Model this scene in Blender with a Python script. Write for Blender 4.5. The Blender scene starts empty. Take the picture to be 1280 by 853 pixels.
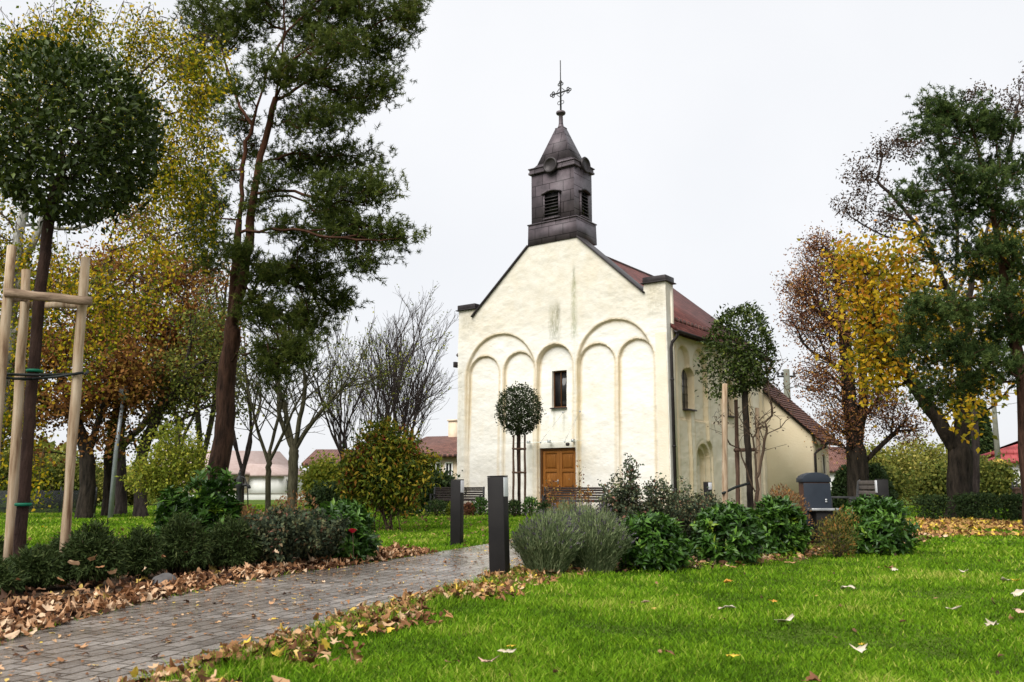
import bpy, bmesh, math
import numpy as np
from mathutils import Vector, Matrix
R = math.radians
# ---------------------------------------------------------------- camera, sky, sun, exposure
scn = bpy.context.scene
COL = scn.collection
CAMH = 0.95
PITCH = math.atan((607 - 426.5) / 1100.0)
cd = bpy.data.cameras.new('camera'); cam = bpy.data.objects.new('camera', cd); COL.objects.link(cam)
cam.location = (0, 0, CAMH); cam.rotation_euler = (R(90) + PITCH, 0, 0)
cd.sensor_width = 36; cd.lens = 1100 / 1280 * 36; cd.clip_start = 0.05; cd.clip_end = 3000
cd.dof.use_dof = True; cd.dof.focus_distance = 15; cd.dof.aperture_fstop = 4.5
scn.camera = cam
w = bpy.data.worlds.new('World'); scn.world = w; w.use_nodes = True
nt = w.node_tree; nt.nodes.clear()
wo = nt.nodes.new('ShaderNodeOutputWorld'); bg = nt.nodes.new('ShaderNodeBackground')
sky = nt.nodes.new('ShaderNodeTexSky'); sky.sky_type = 'NISHITA'; sky.sun_disc = False
sky.sun_elevation = R(50); sky.sun_rotation = R(215); sky.air_density = 1.0; sky.dust_density = 3.0
tc = nt.nodes.new('ShaderNodeTexCoord'); nz = nt.nodes.new('ShaderNodeTexNoise'); nz.inputs['Scale'].default_value = 1.6
nz.inputs['Detail'].default_value = 5
rp = nt.nodes.new('ShaderNodeValToRGB')
rp.color_ramp.elements[0].color = (6.35, 6.5, 6.8, 1); rp.color_ramp.elements[0].position = 0.32
rp.color_ramp.elements[1].color = (7.4, 7.45, 7.6, 1); rp.color_ramp.elements[1].position = 0.7
mx = nt.nodes.new('ShaderNodeMix'); mx.data_type = 'RGBA'; mx.inputs[0].default_value = 0.93
nt.links.new(tc.outputs['Generated'], nz.inputs['Vector']); nt.links.new(nz.outputs['Fac'], rp.inputs['Fac'])
nt.links.new(sky.outputs[0], mx.inputs[6]); nt.links.new(rp.outputs[0], mx.inputs[7])
nt.links.new(mx.outputs[2], bg.inputs['Color']); bg.inputs['Strength'].default_value = 0.1
nt.links.new(bg.outputs[0], wo.inputs['Surface'])
sl = bpy.data.lights.new('sun', 'SUN'); sl.energy = 3.5; sl.angle = R(45); sl.color = (1.0, 0.98, 0.95)
sun = bpy.data.objects.new('sun', sl); COL.objects.link(sun)
sd_ = Vector((-math.sin(R(35)) * math.cos(R(50)), -math.cos(R(35)) * math.cos(R(50)), math.sin(R(50))))  # towards the sun
sun.rotation_euler = sd_.to_track_quat('Z', 'Y').to_euler(); sun.location = (-20, -20, 30)
scn.view_settings.view_transform = 'Standard'; scn.view_settings.look = 'None'
scn.view_settings.exposure = 0.46; scn.view_settings.gamma = 1.0
# ---------------------------------------------------------------- survey helpers
F_ = 1100.0; CP, SP = math.cos(PITCH), math.sin(PITCH)
def _ray(x, y):
    b = (426.5 - y) / F_
    return np.array([(x - 640) / F_, CP - b * SP, SP + b * CP])
def gp(x, y, z=0.0):
    r = _ray(x, y); t = (z - CAMH) / r[2]; return (r[0] * t, r[1] * t)
def at(x, y, Y):
    r = _ray(x, y); t = Y / r[1]; return np.array([r[0] * t, Y, CAMH + r[2] * t])
def ms(px, Y): return px * Y / F_
def base(x, Y):
    """ground point at depth Y under sight line x"""
    r = _ray(x, 607 + CAMH * F_ / Y); return np.array([r[0] * Y / r[1], Y, 0.0])
# ---------------------------------------------------------------- materials
def new_mat(name, rough=0.7, spec=0.3):
    m = bpy.data.materials.new(name); m.use_nodes = True
    b = m.node_tree.nodes['Principled BSDF']; b.inputs['Roughness'].default_value = rough
    b.inputs['Specular IOR Level'].default_value = spec
    return m, m.node_tree, b
def ramp(nt, stops):
    r = nt.nodes.new('ShaderNodeValToRGB'); e = r.color_ramp.elements
    while len(e) < len(stops): e.new(0.5)
    for i, (p, c) in enumerate(stops):
        e[i].position = p; e[i].color = (*c, 1)
    return r
def noise(nt, scale, detail=4, rough=0.55, vec=None):
    n = nt.nodes.new('ShaderNodeTexNoise'); n.inputs['Scale'].default_value = scale
    n.inputs['Detail'].default_value = detail; n.inputs['Roughness'].default_value = rough
    if vec: nt.links.new(vec, n.inputs['Vector'])
    return n
def mapping(nt, scale=(1, 1, 1), rot=(0, 0, 0), loc=(0, 0, 0), src='Object'):
    t = nt.nodes.new('ShaderNodeTexCoord'); m = nt.nodes.new('ShaderNodeMapping')
    m.inputs['Scale'].default_value = scale; m.inputs['Rotation'].default_value = rot; m.inputs['Location'].default_value = loc
    nt.links.new(t.outputs[src], m.inputs['Vector']); return m.outputs[0]
def bump(nt, b, h, strength=0.4, dist=0.02):
    k = nt.nodes.new('ShaderNodeBump'); k.inputs['Strength'].default_value = strength; k.inputs['Distance'].default_value = dist
    nt.links.new(h, k.inputs['Height']); nt.links.new(k.outputs[0], b.inputs['Normal'])
def simple(name, stops, scale=6, rough=0.7, spec=0.3, vscale=(1, 1, 1), bs=0.3, bd=0.01, metal=0):
    m, t, b = new_mat(name, rough, spec * .6); v = mapping(t, vscale); n = noise(t, scale, 6, 0.6, v)
    r = ramp(t, stops); t.links.new(n.outputs['Fac'], r.inputs['Fac']); t.links.new(r.outputs[0], b.inputs['Base Color'])
    bump(t, b, n.outputs['Fac'], bs, bd); b.inputs['Metallic'].default_value = metal
    return m
def leaf_mat(name, stops, rough=0.55, spec=0.3, trans=0.3, patch=0.25, pscale=1.2):
    """foliage: colour by each leaf's own random value, pushed about by slow patches; some light passes through"""
    m, t, b = new_mat(name, rough + .12, spec * .45)
    a = t.nodes.new('ShaderNodeAttribute'); a.attribute_name = 'rnd'
    n = noise(t, pscale, 2, 0.5, mapping(t))
    mm = t.nodes.new('ShaderNodeMath'); mm.operation = 'MULTIPLY_ADD'; mm.inputs[1].default_value = patch * 2; mm.inputs[2].default_value = -patch
    t.links.new(n.outputs['Fac'], mm.inputs[0])
    ad = t.nodes.new('ShaderNodeMath'); ad.operation = 'ADD'; t.links.new(a.outputs['Fac'], ad.inputs[0]); t.links.new(mm.outputs[0], ad.inputs[1])
    r = ramp(t, stops); t.links.new(ad.outputs[0], r.inputs['Fac']); t.links.new(r.outputs[0], b.inputs['Base Color'])
    tr = t.nodes.new('ShaderNodeBsdfTranslucent'); t.links.new(r.outputs[0], tr.inputs['Color'])
    ms_ = t.nodes.new('ShaderNodeMixShader'); ms_.inputs[0].default_value = trans
    out = t.nodes['Material Output']
    t.links.new(b.outputs[0], ms_.inputs[1]); t.links.new(tr.outputs[0], ms_.inputs[2]); t.links.new(ms_.outputs[0], out.inputs['Surface'])
    return m
def bark_mat(name, dark, light, top=None, z0=2, z1=7):
    m, t, b = new_mat(name, 0.9, 0.15)
    n = noise(t, 9, 8, 0.65, mapping(t, (1, 1, 0.22))); r = ramp(t, [(0.35, dark), (0.65, light)])
    t.links.new(n.outputs['Fac'], r.inputs['Fac']); colr = r.outputs[0]
    if top:
        r2 = ramp(t, [(0.35, tuple(c * 0.55 for c in top)), (0.65, top)]); t.links.new(n.outputs['Fac'], r2.inputs['Fac'])
        g = t.nodes.new('ShaderNodeTexCoord'); s = t.nodes.new('ShaderNodeSeparateXYZ'); t.links.new(g.outputs['Object'], s.inputs[0])
        mr = t.nodes.new('ShaderNodeMapRange'); mr.inputs[1].default_value = z0; mr.inputs[2].default_value = z1
        t.links.new(s.outputs[2], mr.inputs[0]); mi = t.nodes.new('ShaderNodeMix'); mi.data_type = 'RGBA'
        t.links.new(mr.outputs[0], mi.inputs[0]); t.links.new(colr, mi.inputs[6]); t.links.new(r2.outputs[0], mi.inputs[7]); colr = mi.outputs[2]
    t.links.new(colr, b.inputs['Base Color']); bump(t, b, n.outputs['Fac'], 1.0, 0.09)
    return m
MT = {}
# plaster: cream, mottled, with the green weather streaks of the gable
def plaster(name, c0, c1, streaks=False):
    m, t, b = new_mat(name, 0.88, 0.2)
    v = mapping(t); n1 = noise(t, 1.1, 6, 0.65, v); n2 = noise(t, 14, 5, 0.6, mapping(t, (1, 1, 1.6)))
    r = ramp(t, [(0.3, c0), (0.7, c1)]); t.links.new(n1.outputs['Fac'], r.inputs['Fac']); colr = r.outputs[0]
    g = t.nodes.new('ShaderNodeTexCoord'); s = t.nodes.new('ShaderNodeSeparateXYZ'); t.links.new(g.outputs['Object'], s.inputs[0])
    def M(op, a, bb=None, c=None):
        k = t.nodes.new('ShaderNodeMath'); k.operation = op
        for i, q in enumerate((a, bb, c)):
            if q is None: continue
            if isinstance(q, (int, float)): k.inputs[i].default_value = q
            else: t.links.new(q, k.inputs[i])
        return k.outputs[0]
    def band(x, lo, hi, s_):
        def mr(a0, a1):
            k = t.nodes.new('ShaderNodeMapRange'); k.interpolation_type = 'SMOOTHSTEP'
            k.inputs[1].default_value = a0; k.inputs[2].default_value = a1; t.links.new(x, k.inputs[0]); return k.outputs[0]
        return M('MULTIPLY', mr(lo - s_, lo + s_), M('SUBTRACT', 1.0, mr(hi - s_, hi + s_)))
    def over(colr, fac, c):
        mi = t.nodes.new('ShaderNodeMix'); mi.data_type = 'RGBA'; t.links.new(fac, mi.inputs[0]); t.links.new(colr, mi.inputs[6])
        mi.inputs[7].default_value = (*c, 1); return mi.outputs[2]
    X, Z = s.outputs[0], s.outputs[2]
    # ochre wash patches and foot-of-wall grime
    n3 = noise(t, 0.7, 5, 0.7, mapping(t, (1, 1, 0.7), loc=(4, 2, 1)))
    f = t.nodes.new('ShaderNodeMapRange'); f.inputs[1].default_value = 0.5; f.inputs[2].default_value = 0.75; f.inputs[4].default_value = 0.35
    t.links.new(n3.outputs['Fac'], f.inputs[0]); colr = over(colr, f.outputs[0], (0.70, 0.56, 0.34))
    nf = noise(t, 3, 6, 0.7, v)
    k = M('MULTIPLY', band(Z, -1, 0.35, 0.5), M('MULTIPLY', nf.outputs['Fac'], 0.7)); colr = over(colr, k, (0.42, 0.36, 0.26))
    if streaks:
        ns = noise(t, 5, 7, 0.75, mapping(t, (3.0, 1, 0.8))); q = t.nodes.new('ShaderNodeMapRange')
        q.inputs[1].default_value = 0.33; q.inputs[2].default_value = 0.58; t.links.new(ns.outputs['Fac'], q.inputs[0])
        for (x0, x1, z0, z1, sx, amt, c) in ((5.33, 5.42, 7.9, 8.75, .05, 1.0, (.07, .11, .05)), (5.27, 5.47, 6.2, 8.3, .11, .85, (.22, .25, .13)),
                                       (4.30, 4.75, 6.25, 7.5, .12, .85, (.20, .21, .14)), (4.62, 4.76, 7.05, 7.4, .06, 1.0, (.06, .07, .05)),
                                       (5.3, 5.5, 2.6, 6.0, .12, .35, (.45, .44, .30)), (3.3, 3.6, 0.4, 2.2, .12, .3, (.45, .44, .30)),
                                       (3.9, 5.2, 2.5, 3.2, .3, .25, (.5, .5, .38)), (.15, .8, 6.7, 7.9, .1, .4, (.34, .31, .22)), (8.3, 8.9, 6.6, 7.9, .1, .4, (.34, .31, .22)), (4.35, 4.45, 2.9, 3.75, .04, .55, (.36, .34, .25)), (4.76, 4.86, 3.0, 3.75, .04, .55, (.36, .34, .25)), (.05, .35, .2, 5.5, .06, .3, (.5, .42, .26)), (8.7, 8.95, .2, 6, .06, .3, (.5, .42, .26))):
            k = M('MULTIPLY', M('MULTIPLY', band(X, x0, x1, sx), band(Z, z0, z1, .35)), M('MULTIPLY', q.outputs[0], amt))
            colr = over(colr, k, c)
        # rain-dirtied plaster of the gable above the arches
        k = M('MULTIPLY', band(Z, 6.6, 11, .5), M('MULTIPLY', nf.outputs['Fac'], .75)); colr = over(colr, k, (0.52, 0.45, 0.31))
    at_ = t.nodes.new('ShaderNodeAttribute'); at_.attribute_name = 'rnd'; colr = over(colr, M('MULTIPLY', at_.outputs['Fac'], M('ADD', nf.outputs['Fac'], .3)), (0.58, 0.44, 0.23))
    t.links.new(colr, b.inputs['Base Color'])
    ad = M('ADD', M('MULTIPLY', n2.outputs['Fac'], 0.5), n1.outputs['Fac']); bump(t, b, ad, 0.5, 0.04)
    return m
MT['plaster'] = plaster('plaster', (0.72, 0.685, 0.60), (0.80, 0.78, 0.72), True)
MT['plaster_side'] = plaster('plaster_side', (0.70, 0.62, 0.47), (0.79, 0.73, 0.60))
MT['plaster_annex'] = plaster('plaster_annex', (0.72, 0.60, 0.40), (0.78, 0.67, 0.47))
def sheets(name, c0, c1, bw, bh, rough=0.45, metal=0.0, mort=(0.03, 0.025, 0.03), rot=(R(90), 0, 0), msz=0.02, src='Object', bs=0.6):
    m, t, b = new_mat(name, rough + .1, 0.25); b.inputs['Metallic'].default_value = metal
    br = t.nodes.new('ShaderNodeTexBrick'); br.inputs['Scale'].default_value = 1
    br.inputs['Brick Width'].default_value = bw; br.inputs['Row Height'].default_value = bh; br.inputs['Mortar Size'].default_value = msz
    br.inputs['Mortar Smooth'].default_value = 0.2
    t.links.new(mapping(t, rot=rot, src=src), br.inputs['Vector'])
    br.inputs['Color1'].default_value = (*c0, 1); br.inputs['Color2'].default_value = (*c1, 1); br.inputs['Mortar'].default_value = (*mort, 1)
    n = noise(t, 2.2, 6, 0.6, mapping(t)); mi = t.nodes.new('ShaderNodeMix'); mi.data_type = 'RGBA'; mi.blend_type = 'MULTIPLY'
    rr = ramp(t, [(0.3, (0.6, 0.6, 0.6)), (0.7, (1.35, 1.3, 1.3))]); t.links.new(n.outputs['Fac'], rr.inputs['Fac'])
    mi.inputs[0].default_value = 1; t.links.new(br.outputs['Color'], mi.inputs[6]); t.links.new(rr.outputs[0], mi.inputs[7])
    t.links.new(mi.outputs[2], b.inputs['Base Color']); bump(t, b, br.outputs['Fac'], -bs, 0.015)
    return m
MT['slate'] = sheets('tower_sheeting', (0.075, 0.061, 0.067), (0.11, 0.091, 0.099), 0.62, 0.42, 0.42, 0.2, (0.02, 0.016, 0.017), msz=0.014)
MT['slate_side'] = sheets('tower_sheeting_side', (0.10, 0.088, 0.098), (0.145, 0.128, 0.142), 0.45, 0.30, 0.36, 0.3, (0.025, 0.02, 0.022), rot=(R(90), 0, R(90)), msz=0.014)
MT['dark_metal'] = simple('dark_metal', [(0.3, (0.022, 0.018, 0.018)), (0.7, (0.05, 0.042, 0.042))], 4, 0.45, 0.4, bs=0.1, metal=0.3)
MT['iron'] = simple('iron', [(0.3, (0.02, 0.02, 0.02)), (0.7, (0.05, 0.05, 0.05))], 8, 0.5, 0.4, bs=0.1)
MT['tile'] = sheets('roof_tiles', (0.13, 0.040, 0.033), (0.20, 0.068, 0.055), 0.20, 0.17, 0.6, 0, (0.07, 0.025, 0.02), rot=(0, 0, R(90)), msz=0.022)
MT['tile_brown'] = sheets('roof_tiles_brown', (0.13, 0.060, 0.045), (0.20, 0.095, 0.07), 0.20, 0.17, 0.6, 0, (0.05, 0.025, 0.02), rot=(0, 0, R(90)), msz=0.022)
MT['far_tile'] = simple('far_roof_tiles', [(0.3, (0.34, 0.25, 0.22)), (0.7, (0.42, 0.33, 0.30))], 3, 0.8)
MT['red_tile'] = sheets('red_roof_tiles', (0.24, 0.045, 0.045), (0.32, 0.07, 0.07), 0.3, 0.25, 0.6, 0, (0.2, 0.03, 0.03), rot=(0, 0, 0))
MT['door'] = simple('door_wood', [(0.3, (0.20, 0.072, 0.012)), (0.7, (0.34, 0.135, 0.028))], 5, 0.5, 0.3, vscale=(9, 9, 0.7), bs=0.15)
MT['door_dark'] = simple('door_frame_wood', [(0.3, (0.07, 0.028, 0.008)), (0.7, (0.12, 0.05, 0.016))], 5, 0.5, 0.3, vscale=(9, 9, 0.7), bs=0.15)
MT['glass'] = simple('dark_glass', [(0.3, (0.012, 0.012, 0.012)), (0.7, (0.03, 0.028, 0.028))], 2, 0.12, 0.5, bs=0.02)
MT['grey_glass'] = simple('leaded_glass', [(0.3, (0.16, 0.15, 0.15)), (0.7, (0.26, 0.24, 0.23))], 6, 0.25, 0.5, bs=0.05)
m, t, b = new_mat('clear_glass', 0.05, 0.5); b.inputs['Base Color'].default_value = (0.8, 0.95, 0.88, 1); b.inputs['Alpha'].default_value = 0.22; MT['clear'] = m
MT['steel'] = simple('steel', [(0.3, (0.35, 0.36, 0.36)), (0.7, (0.5, 0.5, 0.5))], 8, 0.35, 0.5, bs=0.05, metal=0.7)
MT['dark_stone'] = simple('dark_stone', [(0.3, (0.06, 0.056, 0.055)), (0.7, (0.13, 0.12, 0.115))], 9, 0.9)
MT['stone'] = simple('stone', [(0.3, (0.22, 0.20, 0.17)), (0.7, (0.36, 0.33, 0.29))], 8, 0.85)
MT['anthracite'] = simple('anthracite_paint', [(0.3, (0.010, 0.009, 0.009)), (0.7, (0.018, 0.016, 0.015))], 3, 0.55, 0.3, bs=0.05)
MT['anthra_blue'] = simple('bin_panel_paint', [(0.3, (0.015, 0.020, 0.028)), (0.7, (0.024, 0.030, 0.040))], 3, 0.5, 0.3, bs=0.05)
MT['rust_wood'] = simple('bin_side_wood', [(0.3, (0.045, 0.018, 0.010)), (0.7, (0.09, 0.038, 0.02))], 5, 0.55, 0.3, vscale=(8, 8, 1))
MT['opal'] = simple('opal_diffuser', [(0.3, (0.72, 0.74, 0.76)), (0.7, (0.8, 0.8, 0.82))], 3, 0.3, 0.4, bs=0.0)
MT['bench_slat'] = simple('bench_slat', [(0.3, (0.018, 0.013, 0.011)), (0.7, (0.04, 0.028, 0.024))], 5, 0.6, 0.3, vscale=(1, 1, 6), bs=0.1)
MT['bench_grey'] = simple('weathered_bench_slat', [(0.3, (0.06, 0.05, 0.044)), (0.7, (0.12, 0.098, 0.085))], 5, 0.6, 0.4, vscale=(1, 1, 6), bs=0.1)
MT['stake'] = simple('stake_wood', [(0.3, (0.13, 0.07, 0.04)), (0.46, (0.33, 0.235, 0.15)), (0.7, (0.50, 0.41, 0.30))], 3.4, 0.85, 0.2, vscale=(5, 5, 0.5), bs=0.4)
MT['rail_wood'] = simple('rail_wood', [(0.3, (0.11, 0.07, 0.045)), (0.7, (0.36, 0.26, 0.18))], 4, 0.85, 0.2, vscale=(0.7, 4, 6), bs=0.6, bd=0.02)
MT['dark_stake'] = simple('dark_stake_wood', [(0.3, (0.06, 0.035, 0.025)), (0.7, (0.13, 0.08, 0.055))], 6, 0.85, 0.2, vscale=(5, 5, 0.7))
MT['rubber'] = simple('black_strap', [(0.3, (0.012, 0.014, 0.014)), (0.7, (0.02, 0.025, 0.022))], 6, 0.5)
MT['green_tie'] = simple('green_tie', [(0.3, (0.005, 0.10, 0.055)), (0.7, (0.008, 0.15, 0.08))], 6, 0.5)
MT['white_wall'] = simple('white_render', [(0.3, (0.70, 0.68, 0.64)), (0.7, (0.8, 0.79, 0.76))], 2, 0.9)
MT['cream_wall'] = simple('cream_render', [(0.3, (0.58, 0.46, 0.33)), (0.7, (0.70, 0.58, 0.43))], 2, 0.9)
MT['pole_conc'] = simple('pole_concrete', [(0.3, (0.10, 0.10, 0.075)), (0.7, (0.19, 0.19, 0.15))], 3, 0.85)
MT['galv'] = simple('galvanised', [(0.3, (0.30, 0.33, 0.36)), (0.7, (0.42, 0.45, 0.48))], 6, 0.45, 0.5, metal=0.4)
MT['net'] = simple('fence_net', [(0.3, (0.02, 0.022, 0.024)), (0.7, (0.045, 0.048, 0.05))], 20, 0.8)
MT['rosehip'] = simple('rosehip', [(0.3, (0.05, 0.015, 0.012)), (0.7, (0.14, 0.03, 0.02))], 30, 0.4)
MT['red_petal'] = simple('red_petal', [(0.3, (0.35, 0.006, 0.02)), (0.7, (0.55, 0.012, 0.035))], 30, 0.5)
MT['bark_pine'] = bark_mat('bark_pine', (0.014, 0.008, 0.006), (0.085, 0.044, 0.030), (0.105, 0.043, 0.022), 2.5, 8)
MT['bark'] = bark_mat('bark', (0.010, 0.008, 0.006), (0.050, 0.038, 0.028))
MT['bark_young'] = bark_mat('bark_young', (0.020, 0.011, 0.009), (0.070, 0.040, 0.030))
MT['bark_green'] = bark_mat('bark_green', (0.028, 0.024, 0.014), (0.095, 0.085, 0.05))
MT['bark_grey'] = bark_mat('bark_grey', (0.025, 0.018, 0.017), (0.075, 0.058, 0.052))
MT['bark_birch'] = bark_mat('bark_birch', (0.10, 0.09, 0.08), (0.68, 0.66, 0.62))
MT['stem'] = bark_mat('stem', (0.05, 0.03, 0.02), (0.12, 0.085, 0.055))
MT['l_topiary'] = leaf_mat('leaf_topiary', [(0.0, (0.012, 0.022, 0.004)), (0.45, (0.036, 0.058, 0.008)), (0.8, (0.10, 0.135, 0.022)), (1.0, (0.22, 0.23, 0.05))], 0.4, 0.5, 0.18, 0.1)
MT['l_topiary2'] = leaf_mat('leaf_topiary_far', [(0.0, (0.012, 0.022, 0.006)), (0.6, (0.030, 0.046, 0.012)), (1.0, (0.075, 0.09, 0.03))], 0.4, 0.4, 0.15, 0.1)
MT['l_pine'] = leaf_mat('needle_pine', [(0.0, (0.02, 0.034, 0.009)), (0.4, (0.07, 0.095, 0.018)), (0.85, (0.15, 0.18, 0.035)), (1.0, (0.22, 0.20, 0.05))], 0.6, 0.2, 0.3, 0.35, 0.6)
MT['l_pine2'] = leaf_mat('needle_pine_right', [(0.0, (0.018, 0.034, 0.010)), (0.45, (0.055, 0.09, 0.025)), (1.0, (0.17, 0.22, 0.06))], 0.6, 0.2, 0.3, 0.35, 0.6)
MT['l_birch'] = leaf_mat('leaf_birch', [(0.0, (0.05, 0.08, 0.006)), (0.35, (0.16, 0.20, 0.010)), (0.6, (0.46, 0.40, 0.02)), (1.0, (0.70, 0.44, 0.02))], 0.5, 0.3, 0.5, 0.45, 0.55)
MT['l_oak'] = leaf_mat('leaf_oak', [(0.0, (0.07, 0.03, 0.014)), (0.4, (0.20, 0.085, 0.028)), (0.8, (0.38, 0.18, 0.05)), (1.0, (0.46, 0.32, 0.06))], 0.6, 0.2, 0.42, 0.35, 0.5)
MT['l_olive'] = leaf_mat('leaf_olive', [(0.0, (0.05, 0.07, 0.015)), (0.5, (0.13, 0.16, 0.03)), (1.0, (0.30, 0.28, 0.06))], 0.6, 0.2, 0.35, 0.3)
MT['l_forsythia'] = leaf_mat('leaf_forsythia', [(0.0, (0.10, 0.13, 0.015)), (0.5, (0.22, 0.27, 0.03)), (1.0, (0.42, 0.38, 0.05))], 0.5, 0.3, 0.4, 0.25)
MT['l_mottled'] = leaf_mat('leaf_mottled', [(0.0, (0.025, 0.045, 0.008)), (0.4, (0.085, 0.125, 0.014)), (0.72, (0.27, 0.27, 0.025)), (0.93, (0.42, 0.27, 0.03)), (1.0, (0.25, 0.04, 0.03))], 0.5, 0.3, 0.3, 0.3, 1.2)
MT['l_laurel'] = leaf_mat('leaf_laurel', [(0.0, (0.010, 0.032, 0.004)), (0.5, (0.04, 0.10, 0.012)), (0.85, (0.12, 0.24, 0.03)), (1.0, (0.18, 0.26, 0.02))], 0.25, 0.7, 0.15, 0.08)
MT['l_yew'] = leaf_mat('needle_yew', [(0.0, (0.018, 0.030, 0.008)), (0.5, (0.045, 0.070, 0.018)), (1.0, (0.13, 0.155, 0.05))], 0.5, 0.3, 0.2, 0.15, 3)
MT['l_rose'] = leaf_mat('leaf_rose', [(0.0, (0.03, 0.042, 0.025)), (0.55, (0.075, 0.10, 0.055)), (0.9, (0.17, 0.18, 0.08)), (1.0, (0.28, 0.13, 0.09))], 0.5, 0.3, 0.25, 0.2, 3)
MT['l_lavender'] = leaf_mat('leaf_lavender', [(0.0, (0.065, 0.095, 0.04)), (0.6, (0.17, 0.22, 0.10)), (1.0, (0.34, 0.37, 0.19))], 0.7, 0.2, 0.2, 0.2, 4)
MT['lav_flower'] = leaf_mat('flower_lavender', [(0.0, (0.06, 0.045, 0.075)), (0.6, (0.11, 0.085, 0.12)), (1.0, (0.18, 0.15, 0.17))], 0.8, 0.2, 0.1)
MT['l_walnut'] = leaf_mat('leaf_walnut', [(0.0, (0.10, 0.13, 0.02)), (0.25, (0.30, 0.27, 0.02)), (0.6, (0.62, 0.42, 0.02)), (0.85, (0.64, 0.36, 0.025)), (1.0, (0.50, 0.20, 0.03))], 0.5, 0.3, 0.45, 0.35, 0.5)
MT['l_purple'] = leaf_mat('leaf_purple', [(0.0, (0.08, 0.035, 0.025)), (0.5, (0.20, 0.09, 0.055)), (0.85, (0.36, 0.17, 0.06)), (1.0, (0.48, 0.27, 0.05))], 0.6, 0.2, 0.2, 0.25)
MT['l_brown'] = leaf_mat('leaf_dark_brown', [(0.0, (0.035, 0.02, 0.014)), (1.0, (0.10, 0.06, 0.035))], 0.6, 0.2, 0.2, 0.2)
MT['l_hedge'] = leaf_mat('leaf_hedge', [(0.0, (0.018, 0.032, 0.012)), (0.6, (0.04, 0.07, 0.02)), (1.0, (0.10, 0.13, 0.035))], 0.5, 0.3, 0.2, 0.2)
MT['l_ygreen'] = leaf_mat('leaf_yellow_green', [(0.0, (0.11, 0.13, 0.025)), (0.5, (0.24, 0.25, 0.045)), (1.0, (0.44, 0.37, 0.10))], 0.6, 0.2, 0.3, 0.4, 0.25)
MT['l_spirea'] = leaf_mat('leaf_spirea', [(0.0, (0.04, 0.05, 0.015)), (0.5, (0.13, 0.13, 0.03)), (0.8, (0.30, 0.15, 0.04)), (1.0, (0.42, 0.17, 0.05))], 0.6, 0.2, 0.25, 0.35, 5)
MT['l_pinkbush'] = leaf_mat('leaf_russet', [(0.0, (0.09, 0.05, 0.025)), (0.5, (0.24, 0.13, 0.06)), (0.8, (0.36, 0.17, 0.05)), (1.0, (0.20, 0.22, 0.04))], 0.6, 0.2, 0.25, 0.3, 3)
MT['l_litter'] = leaf_mat('fallen_leaves', [(0.0, (0.03, 0.014, 0.009)), (0.3, (0.11, 0.048, 0.022)), (0.55, (0.30, 0.145, 0.065)), (0.8, (0.52, 0.30, 0.16)), (1.0, (0.64, 0.46, 0.30))], 0.6, 0.3, 0.12, 0.12, 3)
MT['l_litter_dark'] = leaf_mat('fallen_leaves_dark', [(0.0, (0.04, 0.022, 0.014)), (0.5, (0.14, 0.068, 0.038)), (0.85, (0.34, 0.19, 0.10)), (1.0, (0.45, 0.32, 0.08))], 0.6, 0.3, 0.12, 0.12, 3)
MT['l_litter_mid'] = leaf_mat('fallen_leaves_mixed', [(0.0, (0.04, 0.018, 0.010)), (0.35, (0.16, 0.07, 0.03)), (0.7, (0.40, 0.21, 0.09)), (0.92, (0.58, 0.40, 0.24)), (1.0, (0.60, 0.42, 0.06))], 0.6, 0.3, 0.12, 0.12, 3)
MT['l_litter_yellow'] = leaf_mat('fallen_leaves_yellow', [(0.0, (0.14, 0.06, 0.03)), (0.4, (0.36, 0.18, 0.07)), (0.8, (0.50, 0.34, 0.10)), (1.0, (0.68, 0.50, 0.05))], 0.6, 0.3, 0.12, 0.15, 1)
MT['grass'] = leaf_mat('grass_blade', [(0.0, (0.045, 0.09, 0.006)), (0.35, (0.105, 0.225, 0.008)), (0.72, (0.20, 0.345, 0.014)), (1.0, (0.46, 0.46, 0.10))], 0.6, 0.2, 0.35, 0.45, 0.8)
def single_leaf_mat(name, c0, c1):
    return simple(name, [(0.35, c0), (0.65, c1)], 14, 0.6, 0.3, bs=0.2)
MT['net'].node_tree.nodes['Principled BSDF'].inputs['Alpha'].default_value = 0.6
# ground
def ground_mat():
    m, t, b = new_mat('lawn_soil', 0.95, 0.1); v = mapping(t)
    n1 = noise(t, 0.35, 5, 0.6, v); n2 = noise(t, 9, 6, 0.7, v)
    r = ramp(t, [(0.3, (0.045, 0.085, 0.010)), (0.7, (0.11, 0.165, 0.014))]); t.links.new(n1.outputs['Fac'], r.inputs['Fac'])
    r2 = ramp(t, [(0.35, (0.45, 0.42, 0.4)), (0.65, (1.2, 1.2, 1.1))]); t.links.new(n2.outputs['Fac'], r2.inputs['Fac'])
    mi = t.nodes.new('ShaderNodeMix'); mi.data_type = 'RGBA'; mi.blend_type = 'MULTIPLY'; mi.inputs[0].default_value = 1
    t.links.new(r.outputs[0], mi.inputs[6]); t.links.new(r2.outputs[0], mi.inputs[7]); t.links.new(mi.outputs[2], b.inputs['Base Color'])
    bump(t, b, n2.outputs['Fac'], 0.8, 0.03); return m
MT['ground'] = ground_mat()
MT['soil'] = simple('bed_soil', [(0.3, (0.030, 0.020, 0.013)), (0.55, (0.075, 0.050, 0.033)), (0.75, (0.13, 0.095, 0.062))], 14, 0.95, 0.1, bs=1.0, bd=0.03)
MT['gravel'] = simple('gravel', [(0.3, (0.22, 0.20, 0.17)), (0.7, (0.42, 0.40, 0.36))], 40, 0.95, 0.1, bs=1.0, bd=0.02)
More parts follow.
